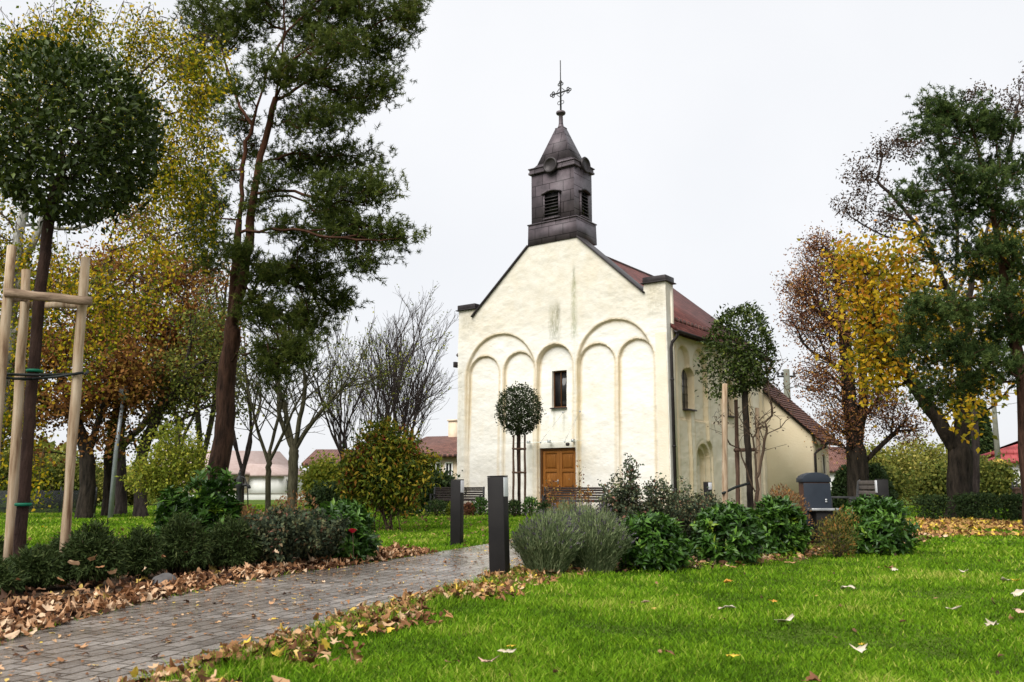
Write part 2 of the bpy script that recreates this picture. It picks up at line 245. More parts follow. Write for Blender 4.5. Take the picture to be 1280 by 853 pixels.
def paver_mat():
    m, t, b = new_mat('pavers', 0.5, 0.5)
    br = t.nodes.new('ShaderNodeTexBrick'); br.inputs['Scale'].default_value = 1; br.inputs['Brick Width'].default_value = 0.20
    br.inputs['Row Height'].default_value = 0.13; br.inputs['Mortar Size'].default_value = 0.009; br.inputs['Mortar Smooth'].default_value = 0.35
    br.inputs['Bias'].default_value = 0.0
    nd = noise(t, 1.5, 2, 0.5, mapping(t)); vm = t.nodes.new('ShaderNodeVectorMath'); vm.operation = 'MULTIPLY_ADD'
    t.links.new(nd.outputs['Color'], vm.inputs[0]); vm.inputs[1].default_value = (0.03, 0.03, 0)
    t.links.new(mapping(t, rot=(0, 0, R(-71))), vm.inputs[2]); t.links.new(vm.outputs[0], br.inputs['Vector'])
    br.inputs['Color1'].default_value = (0.19, 0.172, 0.158, 1); br.inputs['Color2'].default_value = (0.31, 0.285, 0.26, 1)
    br.inputs['Mortar'].default_value = (0.035, 0.027, 0.02, 1)
    n = noise(t, 1.3, 7, 0.7, mapping(t)); rr = ramp(t, [(0.3, (0.55, 0.52, 0.5)), (0.7, (1.25, 1.22, 1.2))]); t.links.new(n.outputs['Fac'], rr.inputs['Fac'])
    n4 = noise(t, 60, 3, 0.7, mapping(t)); r4 = ramp(t, [(0.35, (0.8, 0.8, 0.8)), (0.65, (1.12, 1.12, 1.12))]); t.links.new(n4.outputs['Fac'], r4.inputs['Fac'])
    c = br.outputs['Color']
    for q in (rr, r4):
        mi = t.nodes.new('ShaderNodeMix'); mi.data_type = 'RGBA'; mi.blend_type = 'MULTIPLY'; mi.inputs[0].default_value = 1
        t.links.new(c, mi.inputs[6]); t.links.new(q.outputs[0], mi.inputs[7]); c = mi.outputs[2]
    t.links.new(c, b.inputs['Base Color'])
    r5 = ramp(t, [(0.35, (0.07,) * 3), (0.65, (0.30,) * 3)]); t.links.new(n.outputs['Fac'], r5.inputs['Fac']); t.links.new(r5.outputs[0], b.inputs['Roughness'])
    k = t.nodes.new('ShaderNodeMath'); k.operation = 'MULTIPLY_ADD'; k.inputs[1].default_value = -1.0; t.links.new(br.outputs['Fac'], k.inputs[0]); t.links.new(n4.outputs['Fac'], k.inputs[2])
    bump(t, b, k.outputs[0], 0.5, 0.007); return m
MT['paver'] = paver_mat()
# ---------------------------------------------------------------- mesh helpers
def tag(o, label=None, cat=None, group=None, kind=None):
    if label: o['label'] = label
    if cat: o['category'] = cat
    if group: o['group'] = group
    if kind: o['kind'] = kind
    return o
def empty(name, loc, label=None, cat=None, group=None, rz=0):
    o = bpy.data.objects.new(name, None); o.empty_display_size = 0.3; COL.objects.link(o)
    o.location = tuple(loc); o.rotation_euler = (0, 0, rz); return tag(o, label, cat, group)
def npmesh(name, V, F, mat, parent=None, rnd=None, smooth=False, loc=(0, 0, 0)):
    """V (n,3); F list of int arrays (m,k)"""
    V = np.asarray(V, np.float32) - np.asarray(loc, np.float32)
    me = bpy.data.meshes.new(name); me.vertices.add(len(V)); me.vertices.foreach_set('co', V.ravel())
    F = [np.asarray(f, np.int32) for f in F if len(f)]
    idx = np.concatenate([f.ravel() for f in F]); tot = np.concatenate([np.full(len(f), f.shape[1], np.int32) for f in F])
    st = np.concatenate([[0], np.cumsum(tot)[:-1]]).astype(np.int32)
    me.loops.add(len(idx)); me.loops.foreach_set('vertex_index', idx)
    me.polygons.add(len(tot)); me.polygons.foreach_set('loop_start', st); me.polygons.foreach_set('loop_total', tot)
    if smooth: me.polygons.foreach_set('use_smooth', np.ones(len(tot), bool))
    if rnd is not None:
        a = me.attributes.new('rnd', 'FLOAT', 'POINT'); a.data.foreach_set('value', np.asarray(rnd, np.float32))
    me.update(calc_edges=True); me.materials.append(MT[mat] if isinstance(mat, str) else mat)
    o = bpy.data.objects.new(name, me); COL.objects.link(o)
    if parent: o.parent = parent
    else: o.location = tuple(loc)
    return o
class MB:
    """collects boxes, prisms and tubes for one mesh"""
    def __init__(s): s.V = []; s.F = {}; s.n = 0
    def add(s, V, F):
        V = np.asarray(V, float); s.V.append(V)
        for f in F: s.F.setdefault(len(f), []).append([i + s.n for i in f])
        s.n += len(V); return s
    def box(s, x0, x1, y0, y1, z0, z1, M=None):
        V = np.array([(x, y, z) for z in (z0, z1) for y in (y0, y1) for x in (x0, x1)], float)
        if M is not None: V = V @ np.array(M)[:3, :3].T + np.array(M)[:3, 3]
        return s.add(V, [(0, 2, 3, 1), (4, 5, 7, 6), (0, 1, 5, 4), (2, 6, 7, 3), (0, 4, 6, 2), (1, 3, 7, 5)])
    def prism(s, pts, a, b, ax=1):
        """polygon in the two other axes, extruded along ax from a to b"""
        n = len(pts); V = []
        for q in (a, b):
            for (u, v) in pts:
                V.append((u, q, v) if ax == 1 else ((q, u, v) if ax == 0 else (u, v, q)))
        F = [tuple(range(n)), tuple(range(2 * n - 1, n - 1, -1))] + [(i, i + n, (i + 1) % n + n, (i + 1) % n) for i in range(n)]
        return s.add(V, F)
    def tube(s, pts, r, k=10, cap=True):
        P = [Vector(p) for p in pts]; n = len(P); rr = r if isinstance(r, (list, tuple)) else [r] * n; V = []
        u = None
        for i in range(n):
            d = (P[min(i + 1, n - 1)] - P[max(i - 1, 0)]).normalized()
            if u is None: u = d.orthogonal().normalized()
            u = (u - d * u.dot(d)).normalized(); v = d.cross(u)
            for j in range(k):
                a = 2 * math.pi * j / k; V.append(tuple(P[i] + (u * math.cos(a) + v * math.sin(a)) * rr[i]))
        F = [(i * k + j, i * k + (j + 1) % k, (i + 1) * k + (j + 1) % k, (i + 1) * k + j) for i in range(n - 1) for j in range(k)]
        if cap: F += [tuple(reversed(range(k))), tuple(range((n - 1) * k, n * k))]
        return s.add(V, F)
    def lathe(s, prof, c=(0, 0, 0), k=16):
        return s.tube_prof(prof, c, k)
    def tube_prof(s, prof, c, k):
        V = [(c[0] + r * math.cos(2 * math.pi * j / k), c[1] + r * math.sin(2 * math.pi * j / k), c[2] + z) for (r, z) in prof for j in range(k)]
        n = len(prof); F = [(i * k + j, i * k + (j + 1) % k, (i + 1) * k + (j + 1) % k, (i + 1) * k + j) for i in range(n - 1) for j in range(k)]
        F += [tuple(reversed(range(k))), tuple(range((n - 1) * k, n * k))]
        return s.add(V, F)
    def build(s, name, mat, parent=None, bevel=0, smooth=False, loc=(0, 0, 0)):
        o = npmesh(name, np.concatenate(s.V), [np.array(f) for f in s.F.values()], mat, parent, None, smooth, loc)
        bm = bmesh.new(); bm.from_mesh(o.data); bmesh.ops.recalc_face_normals(bm, faces=bm.faces)
        if bevel:
            es = [e for e in bm.edges if len(e.link_faces) == 2 and e.calc_face_angle(0) > 0.6]
            bmesh.ops.bevel(bm, geom=es, offset=bevel, segments=2, affect='EDGES', profile=0.5, clamp_overlap=True)
        bm.to_mesh(o.data); bm.free(); return o
def copy_tree(o, parent=None):
    c = o.copy(); COL.objects.link(c)
    if parent: c.parent = parent
    for ch in list(o.children): copy_tree(ch, c)
    return c
def vnoise(x, y, rng, cell):
    """smooth value noise on arrays x,y"""
    gx = x / cell; gy = y / cell; ix = np.floor(gx).astype(int); iy = np.floor(gy).astype(int); fx = gx - ix; fy = gy - iy
    ix -= ix.min(); iy -= iy.min(); G = rng.random((ix.max() + 2, iy.max() + 2)); fx = fx * fx * (3 - 2 * fx); fy = fy * fy * (3 - 2 * fy)
    return (G[ix, iy] * (1 - fx) + G[ix + 1, iy] * fx) * (1 - fy) + (G[ix, iy + 1] * (1 - fx) + G[ix + 1, iy + 1] * fx) * fy - 0.5
def unit(a): return a / np.maximum(np.linalg.norm(a, axis=-1, keepdims=True), 1e-9)
def leaves(P, D, N, L, W, fold=0.25):
    """leaf-shaped folded diamonds: base P, direction D, normal N, length L, width W -> V,F"""
    n = len(P); D = unit(D); S = unit(np.cross(D, N)); N = np.cross(S, D); L = np.asarray(L).reshape(-1, 1) * np.ones((n, 1)); W = np.asarray(W).reshape(-1, 1) * np.ones((n, 1))
    a = P; b_ = P + D * L * 0.42 + S * W * 0.5 + N * W * fold; c = P + D * L - N * L * 0.12; d = P + D * L * 0.42 - S * W * 0.5 + N * W * fold
    m = P + D * L * 0.45
    V = np.stack([a, b_, c, d, m], 1).reshape(-1, 3); i = np.arange(n) * 5
    F = np.concatenate([np.stack([i, i + 1, i + 4], 1), np.stack([i + 1, i + 2, i + 4], 1), np.stack([i + 2, i + 3, i + 4], 1), np.stack([i + 3, i, i + 4], 1)])
    return V, F
def simple_leaves(P, D, N, L, W):
    n = len(P); D = unit(D); S = unit(np.cross(D, N)); N = np.cross(S, D); L = np.asarray(L).reshape(-1, 1) * np.ones((n, 1)); W = np.asarray(W).reshape(-1, 1) * np.ones((n, 1))
    V = np.stack([P, P + D * L * 0.45 + S * W * 0.5, P + D * L - N * L * 0.1, P + D * L * 0.45 - S * W * 0.5], 1).reshape(-1, 3); i = np.arange(n) * 4
    return V, np.concatenate([np.stack([i, i + 1, i + 2], 1), np.stack([i, i + 2, i + 3], 1)])
def rand_dir(rng, n): return unit(rng.normal(size=(n, 3)))
def resample(pts, step):
    pts = np.asarray(pts, float); out = [pts[0]]
    for a, b_ in zip(pts[:-1], pts[1:]):
        k = max(1, int(np.linalg.norm(b_ - a) / step))
        for i in range(1, k + 1): out.append(a + (b_ - a) * i / k)
    return np.array(out)
def smooth_path(pts, it=2):
    pts = np.asarray(pts, float)
    for _ in range(it):
        q = [pts[0]]
        for a, b_ in zip(pts[:-1], pts[1:]): q += [a * .75 + b_ * .25, a * .25 + b_ * .75]
        q.append(pts[-1]); pts = np.array(q)
    return pts
class Skel:
    def __init__(s, rng): s.P = np.zeros((60000, 3)); s.par = np.full(60000, -1); s.L = np.zeros(60000); s.D = np.zeros((60000, 3)); s.n = 0; s.rng = rng; s.stem = []
    def node(s, p, par):
        i = s.n; s.P[i] = p; s.par[i] = par
        if par >= 0:
            d = s.P[i] - s.P[par]; l = np.linalg.norm(d); s.L[i] = s.L[par] + l; s.D[i] = d / max(l, 1e-6)
        else: s.D[i] = (0, 0, 1)
        s.n += 1; return i
    def limb(s, pts, par=None, step=0.35, jit=0.02):
        pts = resample(smooth_path(pts), step)
        if par is None:
            if s.n: par = int(np.argmin(np.linalg.norm(s.P[:s.n] - pts[0], axis=1))); pts = pts[1:]
            else: par = -1
        for p in pts: par = s.node(p + s.rng.normal(size=3) * jit, par)
        s.stem.append(par); return par
    def grow(s, A, bf=0.35, step=0.35, curve=0.3, jit=0.05, start=0, up=0.0):
        """join attractor points to the skeleton by short, balanced paths"""
        T = s.P[start:s.n]; dm = np.array([np.min(np.linalg.norm(T - a, axis=1)) for a in A]); tips = []
        for a in A[np.argsort(dm)]:
            d = np.linalg.norm(s.P[start:s.n] - a, axis=1); j = start + int(np.argmin(d + bf * s.L[start:s.n])); d = d[j - start]
            k = max(1, int(d / step)); p0 = s.P[j].copy(); c = p0 + (s.D[j] * 0.6 + np.array([0, 0, up])) * d * curve + (a - p0) * 0.25; par = j
            for i in range(1, k + 1):
                q = i / k; p = p0 * (1 - q) ** 2 + c * 2 * q * (1 - q) + a * q * q
                par = s.node(p + s.rng.normal(size=3) * jit * (i < k), par)
            tips.append(par)
        return np.array(tips)
    def radii(s, rbase, rtip):
        n = s.n; cnt = np.zeros(n); hc = np.zeros(n, bool); hc[s.par[:n][s.par[:n] >= 0]] = True; cnt[~hc] = 1
        for i in range(n - 1, 0, -1):
            if s.par[i] >= 0: cnt[s.par[i]] += cnt[i]
        e = math.log(rbase / rtip) / max(math.log(max(cnt[0], 2)), 0.1); s.cnt = cnt; s.r = rtip * cnt ** e; return s.r
    def mesh(s, name, mat, parent, loc, thick=0.05, flare=0.0, kb=9, ks=4, mat2=None):
        n = s.n; P = s.P[:n]; par = s.par[:n]; r = s.r.copy()
        if flare: r = r * (1 + flare * np.exp(-np.maximum(P[:, 2], 0) / 0.25))
        best = np.full(n, -1); bc = np.zeros(n)
        for i in range(1, n):
            p = par[i]
            if p >= 0 and s.cnt[i] > bc[p]: bc[p] = s.cnt[i]; best[p] = i
        D = s.D[:n].copy(); h = best >= 0; D[h] = unit(s.D[:n][h] + s.D[best[h]])
        ref = np.array([0.31, 0.93, 0.17]); U = unit(np.cross(D, ref)); Vv = np.cross(D, U)
        Vs, Fs, off, nbig = [], [], 0, 0
        for k, sel in ((kb, s.r >= thick), (ks, s.r < thick)):
            ch = np.where(sel & (par >= 0))[0]
            if not len(ch): continue
            a = np.arange(k) * 2 * math.pi / k; ca, sa = np.cos(a)[None, :, None], np.sin(a)[None, :, None]
            ring = lambda idx, rad: P[idx][:, None, :] + (U[idx][:, None, :] * ca + Vv[idx][:, None, :] * sa) * rad[:, None, None]
            main = best[par[ch]] == ch; endr = ring(ch, r[ch])
            pr = np.where(main, r[par[ch]], np.minimum(r[par[ch]], r[ch] * 1.25))
            # a side branch starts with its own orientation so it does not shear
            Us, Ds = U.copy(), D
            o_u, o_v = U[par[ch]].copy(), Vv[par[ch]].copy(); o_u[~main] = U[ch][~main]; o_v[~main] = Vv[ch][~main]
            st = P[par[ch]][:, None, :] + (o_u[:, None, :] * ca + o_v[:, None, :] * sa) * pr[:, None, None]
            V = np.concatenate([st, endr], 1).reshape(-1, 3); m_ = len(ch); b0 = (np.arange(m_) * 2 * k)[:, None]; j = np.arange(k)[None, :]; j2 = (j + 1) % k
            Fq = np.stack([b0 + j, b0 + j2, b0 + k + j2, b0 + k + j], 2).reshape(-1, 4) + off
            Vs.append(V); Fs.append(Fq); off += len(V); nbig = len(Fq) if k == kb else nbig
        if kb == ks: kb = -1
        o = npmesh(name, np.concatenate(Vs), [f for f in Fs] if False else [np.concatenate([f for f in Fs])], mat, parent, None, True, loc)
        if mat2:
            o.data.materials.append(MT[mat2]); mi = np.ones(len(o.data.polygons), np.int32); mi[:nbig] = 0; o.data.polygons.foreach_set('material_index', mi)
        bm = bmesh.new(); bm.from_mesh(o.data); bmesh.ops.remove_doubles(bm, verts=bm.verts, dist=0.0008); bm.to_mesh(o.data); bm.free()
        return o
def blobs_sample(rng, blobs, Y, n, shell=0.45, flat=1.0):
    """points in a crown given as (px, py, rx, ry[, dY[, weight]]) ellipsoids standing at depth Y"""
    wts = np.array([b[2] * b[3] * (b[5] if len(b) > 5 else 1) for b in blobs], float); wts /= wts.sum(); out = []
    for b, c in zip(blobs, rng.multinomial(n, wts)):
        y = Y + (b[4] if len(b) > 4 else 0); cc = at(b[0], b[1], y); d = rand_dir(rng, c) * (rng.random((c, 1)) ** shell)
        out.append(cc + d * np.array([ms(b[2], y), ms((b[2] + b[3]) / 2, y) * flat, ms(b[3], y)]))
    return np.concatenate(out)
def foliage(rng, C, per, spread, L, W, droop=0.0, upn=0.3, kind=1):
    """leaves scattered round twig points C"""
    P = np.repeat(C, per, 0) + rng.normal(size=(len(C) * per, 3)) * spread; n = len(P)
    if droop: P[:, 2] -= rng.random(n) * droop
    D = rand_dir(rng, n); D[:, 2] -= 0.35; N = rand_dir(rng, n) + np.array([0, 0, upn * 2]); s = rng.uniform(0.65, 1.25, n)
    V, F = (leaves if kind == 1 else simple_leaves)(P, D, N, L * s, W * s)
    q = 5 if kind == 1 else 4; return V, F, np.repeat(rng.random(n), q)
def tree(name, label, cat, seed, Y, stems, blobs, n_att, rbase, rtip, bark, leaf=None, per=12, spread=0.18, L=0.07, W=0.045,
         group=None, step=0.4, bf=0.35, droop=0, shell=0.6, flat=1.0, extra=0.6, thick=0.04, flare=0.35, jit=0.05, up=0.0, kind=2, leaf_blobs=None, curve=0.3):
    rng = np.random.default_rng(seed); sk = Skel(rng); b0 = None
    for st in stems:
        pts = [np.array(at(p[0], p[1], Y + (p[2] if len(p) > 2 else 0))) for p in st]
        if sk.n == 0: b0 = base(st[0][0], Y); pts[0] = b0 - np.array([0, 0, 0.1])
        sk.limb(pts, None, step, 0.012)
    A = blobs_sample(rng, blobs, Y, n_att, shell, flat); A = A[A[:, 2] > 0.3]; n0 = sk.n; low = 0
    tips = sk.grow(A, bf, step, 0.3 if curve is None else curve, jit, low, up)
    sk.radii(rbase, rtip); e = empty(name, b0, label, cat, group); sk.mesh('trunk', bark, e, b0, thick, flare)
    if leaf:
        C = sk.P[tips]
        if leaf_blobs is not None: C = blobs_sample(rng, leaf_blobs, Y, n_att, shell, flat); nd = sk.P[n0:sk.n]
        thin = np.arange(n0, sk.n)[sk.r[n0:sk.n] < rtip * 2.6]
        if leaf_blobs is None and extra and len(thin): C = np.concatenate([C, sk.P[rng.choice(thin, int(len(C) * extra))]])
        if leaf_blobs is not None:
            C = np.array([nd[np.argmin(np.linalg.norm(nd - c, axis=1))] * .6 + c * .4 for c in C])
        V, F, r_ = foliage(rng, C, per, spread, L, W, droop, kind=kind); npmesh('crown', V, [F], leaf, e, r_, False, b0)
    return e, sk
# ================================================================ GROUND, PATH, BEDS
def sheet(name, pts, z, mat):
    m = MB(); m.add([(p[0], p[1], z) for p in pts], [tuple(range(len(pts)))])
    o = npmesh(name, np.concatenate(m.V), [np.array(f) for f in m.F.values()], mat); 
    if o.data.polygons[0].normal.z < 0: o.data.flip_normals()
    return tag(o, kind='structure')
gm = MB(); gm.add([(-900, -300, 0), (900, -300, 0), (900, 1500, 0), (-900, 1500, 0)], [(0, 1, 2, 3)]); tag(gm.build('ground', 'ground'), kind='structure')
pl = [gp(x, y) for x, y in ((-60, 826), (0, 803), (60, 785), (130, 766), (210, 747), (300, 728), (380, 716), (460, 705), (540, 692), (612, 680))] + [(0.45, 17.5), (1.2, 22.0), (1.55, 29.5)]
pr = [gp(x, y) for x, y in ((120, 893), (215, 853), (300, 824), (400, 790), (460, 772), (520, 756), (600, 731), (648, 716))] + [(1.1, 12.0), (2.35, 17.0), (3.2, 22.0), (3.4, 29.5)]
pl = [(-4.6, 3.6)] + [tuple(p) for p in pl]; pr = [(-3.0, 1.5)] + [tuple(p) for p in pr]
path_poly = pl + pr[::-1]
sheet('path', path_poly, 0.008, 'paver')
bedL = [(-5.2, 3.2)] + pl[:9] + [gp(468, 700), gp(440, 692), gp(330, 688), gp(240, 682), gp(120, 683), gp(0, 690), (-9, 8)]
sheet('bed', bedL, 0.004, 'soil')
bedR = [gp(*p) for p in ((640, 722), (700, 719), (760, 719), (857, 712), (955, 706), (1012, 694), (1077, 688), (1138, 677), (1165, 671), (1160, 657), (1040, 650), (850, 650), (720, 652), (668, 690))]
sheet('bed', bedR, 0.004, 'soil')
def inside(poly, x, y):
    c = np.zeros(len(x), bool); n = len(poly)
    for i in range(n):
        (x1, y1), (x2, y2) = poly[i], poly[(i + 1) % n]
        if y1 == y2: continue
        k = ((y1 > y) != (y2 > y)) & (x < (x2 - x1) * (y - y1) / (y2 - y1) + x1); c ^= k
    return c
# stone kerb of the path on the lawn side, partly overgrown
kb = MB(); rngk = np.random.default_rng(5)
kp = resample([(p[0], p[1], 0) for p in pr[1:9]], 0.5)
for a, b_ in zip(kp[:-1], kp[1:]):
    d = (b_ - a); l = np.linalg.norm(d); M = Matrix.Translation((*((a + b_) / 2)[:2], 0)) @ Matrix.Rotation(math.atan2(d[1], d[0]), 4, 'Z')
    kb.box(-l / 2 + .004, l / 2 - .004, -0.03, 0.02, -0.05, 0.014 + rngk.random() * .006, M)
tag(kb.build('kerb', 'stone', bevel=0.004), kind='structure')

# ================================================================ CHURCH (local x along the front, y into the building, z up)
XL, YL, ANG = -2.1307, 34.2663, R(35.784)
church = empty('church', (XL, YL, 0), 'cream plastered village church with blind arches, dark slate bell turret and red tiled roof', 'church', rz=-ANG)
def chw(e, s, z=0): return np.array([XL + e * math.cos(ANG) + s * math.sin(ANG), YL - e * math.sin(ANG) + s * math.cos(ANG), z])
rg = np.random.default_rng(11)
def smooth(d, w_): t = np.clip(0.5 - d / w_, 0, 1); return t * t * (3 - 2 * t)
def arch(u, z, c, r, top, w_=0.045, zb=-1):
    zs = top - r; return smooth(np.where(z < zs, np.abs(u - c) - r, np.hypot(u - c, z - zs) - r), w_)
def rough(u, z, rng):
    return vnoise(u, z, rng, 0.9) * 0.03 + vnoise(u, z * 1.5, rng, 0.34) * 0.018 + vnoise(u, z * 1.7, rng, 0.13) * 0.009
def vtop(e):
    g = 9.87 - np.maximum(0, np.abs(e - 4.465) - 1.075) * 0.9077
    return np.where((e < 0.87) | (e > 8.17), 7.76, np.maximum(g, 6))
def gridwall(nu, nv, U, Z, depth, front, hole=None, skirt=0.3):
    """front(u,z,d)->xyz ; depth>0 goes into the wall"""
    V = front(U, Z, depth).reshape(-1, 3); i = np.arange(nu * nv).reshape(nv, nu)
    q = np.stack([i[:-1, :-1], i[:-1, 1:], i[1:, 1:], i[1:, :-1]], 2)
    keep = np.ones(q.shape[:2], bool)
    if hole is not None:
        for (a, b_, c, d) in hole: keep[c:d, a:b_] = False
    F = [q[keep]]; E = []
    for (a, b_) in ((i[0, :-1], i[0, 1:]), (i[-1, :-1], i[-1, 1:]), (i[:-1, 0], i[1:, 0]), (i[:-1, -1], i[1:, -1])): E.append(np.stack([a, b_], 1))
    if hole is not None:
        for (a, b_, c, d) in hole:
            for l in (i[c, a:b_ + 1], i[d, a:b_ + 1], i[c:d + 1, a], i[c:d + 1, b_]): E.append(np.stack([l[:-1], l[1:]], 1))
    E = np.concatenate(E); UU, ZZ = U.reshape(-1), Z.reshape(-1)
    back = front(UU, ZZ, np.full(len(UU), skirt)).reshape(-1, 3)
    used, inv = np.unique(E, return_inverse=True); inv = inv.reshape(E.shape); o = len(V)
    V = np.concatenate([V, back[used]]); F.append(np.stack([E[:, 0], E[:, 1], inv[:, 1] + o, inv[:, 0] + o], 1))
    return V, F
def edge_tint(d, n, amt):
    """amount of ochre tint per vertex, strongest along the edges of the arches"""
    gy, gx = np.gradient(d); e = np.clip(np.hypot(gx, gy) * 30, 0, 1); k = e.copy()
    for _ in range(2):
        k[1:-1, 1:-1] = np.maximum(k[1:-1, 1:-1], .75 * np.maximum.reduce([k[:-2, 1:-1], k[2:, 1:-1], k[1:-1, :-2], k[1:-1, 2:]]))
    a = np.zeros(n); a[:d.size] = k.ravel() * amt; return a
G = 0.03; nu = 301; nlow = 231; nup = 62
u = np.arange(nu) * G; U = np.tile(u, (nlow + nup, 1)); Z = np.zeros_like(U)
for r_ in range(nlow): Z[r_] = r_ * G
for r_ in range(nup): Z[nlow + r_] = 6.9 + (vtop(u) - 6.9) * (r_ + 1) / nup
d = np.maximum(arch(U, Z, 2.03, 1.62, 6.64), arch(U, Z, 6.95, 1.45, 6.66)) * 0.09
for (c, r_, tp) in ((1.21, .73, 5.88), (2.86, .69, 5.89), (4.49, .755, 6.02), (6.22, .74, 5.90), (7.78, .69, 5.92)):
    d = np.maximum(d, arch(U, Z, c, r_, tp) * 0.19)
# the arch heads are cut deep, the panels fade towards the ground
d = d * (0.4 + 0.6 * np.clip((Z - 2.0) / 3.0, 0, 1))
dd = np.minimum(d, 0.25) + rough(U, Z, rg) * np.where((Z < 0.04) | (Z > vtop(U) - .02), 0, 1) + 0.02
hole = [(143, 164, 124, 169), (126, 179, 0, 76)]
V, F = gridwall(nu, nlow + nup, U, Z, dd, lambda a, b_, c: np.stack([a, c, b_], -1), hole, 0.36)
o = npmesh('front_wall', V, F, 'plaster', church, edge_tint(d, len(V), .8), False)
me = o.data; bm = bmesh.new(); bm.from_mesh(me); bmesh.ops.recalc_face_normals(bm, faces=bm.faces); bm.to_mesh(me); bm.free()
me.polygons.foreach_set('use_smooth', np.ones(len(me.polygons), bool)); me.set_sharp_from_angle(angle=R(50))
# wall core behind the modelled face
m = MB(); e_ = [0.0, .87, .871, 3.39, 5.54, 8.169, 8.17, 9.0]
ol = [(0.01, 0), (8.99, 0)] + [(8.99, 7.75), (8.17, 7.75), (8.165, 7.44), (5.54, 9.86), (3.39, 9.86), (.875, 7.55), (.87, 7.75), (0.01, 7.75)]
m.prism(ol, 0.365, 0.62, 1); m.build('wall_core', 'plaster_side', church)
# side wall (faces the lawn on the right): local x = 9
ns, nz_ = 301, 202; S_, Z_ = np.meshgrid(np.arange(ns) * G, np.arange(nz_) * G)
d = np.zeros_like(S_)
for (c, r_, tp, a) in ((.44, .27, 5.80, .15), (1.33, .42, 5.70, .15), (2.70, .55, 5.76, .15), (4.1, .55, 5.76, .08), (5.5, .55, 5.76, .08), (6.9, .55, 5.76, .08), (8.2, .5, 5.76, .08)):
    d = np.maximum(d, arch(S_, Z_, c, r_, tp) * a)
for c in (1.79, 5.5): d = np.maximum(d, arch(S_, Z_, c, .33, 4.98, .02) * (Z_ > 3.55) * 0.30)
d = d * np.where(Z_ < 3.2, .6, 1)
for (r_, tp, a) in ((.72, 2.58, .10), (.56, 2.40, .24), (.41, 2.24, .40)): d = np.maximum(d, arch(S_, Z_, 2.93, r_, tp, .03) * a)
dd = d + rough(S_, Z_, rg) + 0.02
V, F = gridwall(ns, nz_, S_, Z_, dd, lambda a, b_, c: np.stack([9 - c, a, b_], -1), None, 0.42)
o = npmesh('side_wall', V, F, 'plaster_side', church, edge_tint(d, len(V), .7), False); me = o.data
bm = bmesh.new(); bm.from_mesh(me); bmesh.ops.recalc_face_normals(bm, faces=bm.faces); bm.to_mesh(me); bm.free()
me.polygons.foreach_set('use_smooth', np.ones(len(me.polygons), bool)); me.set_sharp_from_angle(angle=R(50))
m = MB(); m.box(8.2, 8.57, .63, 9.0, 0, 6.02); m.build('side_wall', 'plaster_side', church)
m = MB(); m.box(0.0, .5, .63, 9.0, 0, 6.02); m.build('side_wall', 'plaster_side', church)
m = MB(); m.prism([(.51, 0), (8.39, 0), (8.39, 6.3), (4.5, 9.75), (.51, 6.3)], 8.6, 8.99, 1); m.build('rear_wall', 'plaster_side', church)
# nave roof: ridge 10.1, eaves 6.05
def slab(m, x0, z0, x1, z1, y0, y1, t):
    L = math.hypot(x1 - x0, z1 - z0); nx, nz2 = -(z1 - z0) / L * t, (x1 - x0) / L * t
    if nz2 < 0: nx, nz2 = -nx, -nz2
    m.prism([(x0, z0), (x1, z1), (x1 + nx, z1 + nz2), (x0 + nx, z0 + nz2)], y0, y1, 1)
def tiled_slope(name, x0, z0, x1, z1, y0, y1, mat, parent):
    """a roof slope from ridge (x0,z0) to eave (x1,z1) with stepped, slightly uneven tile courses"""
    rng = np.random.default_rng(int(abs(x1 * 10)) + 3); L = math.hypot(x1 - x0, z1 - z0); n = max(4, int(L / 0.17)); ux, uz = (x1 - x0) / L, (z1 - z0) / L
    nx, nz2 = -uz, ux
    if nz2 < 0: nx, nz2 = -nx, -nz2
    m = MB(); k = max(3, int((y1 - y0) / 0.19))
    for i in range(n):
        a, b_ = L * i / n, L * (i + 1) / n + 0.03
        for j in range(k):
            ya, yb = y0 + (y1 - y0) * j / k + .002, y0 + (y1 - y0) * (j + 1) / k - .002; h = 0.045 + rng.random() * .008; g = 0.014
            xs = [(x0 + ux * a + nx * g, z0 + uz * a + nz2 * g), (x0 + ux * b_ + nx * h, z0 + uz * b_ + nz2 * h), (x0 + ux * b_ + nx * (h - .02), z0 + uz * b_ + nz2 * (h - .02)), (x0 + ux * a - nx * .006, z0 + uz * a - nz2 * .006)]
            m.prism(xs, ya, yb, 1)
    return m.build(name, mat, parent)
rf = MB(); slab(rf, 4.5, 10.0, 9.28, 6.0, .3, 9.25, -.1); slab(rf, 4.5, 10.0, -.28, 6.0, .3, 9.25, -.1)
roof = rf.build('roof', 'tile', church)
tiled_slope('tile_courses', 4.5, 10.02, 9.3, 6.02, .66, 9.3, 'tile', roof); tiled_slope('tile_courses', 4.5, 10.02, -.3, 6.02, .66, 9.3, 'tile', roof)
m = MB(); m.tube([(4.5, .64, 10.07), (4.5, 9.33, 10.07)], .11, 10)
for e0 in (-.3, 9.3): m.tube([(4.5, 9.31, 10.05), (e0, 9.31, 6.07)], .035, 6)
m.build('ridge_cap', 'tile_brown', roof)
for i in range(26):
    s_ = .8 + i * .33; m = MB(); m.prism([(8.62, 6.62), (8.72, 6.66), (8.64, 6.80)], s_, s_ + .14, 1); m.build('snow_guard', 'tile_brown', roof)
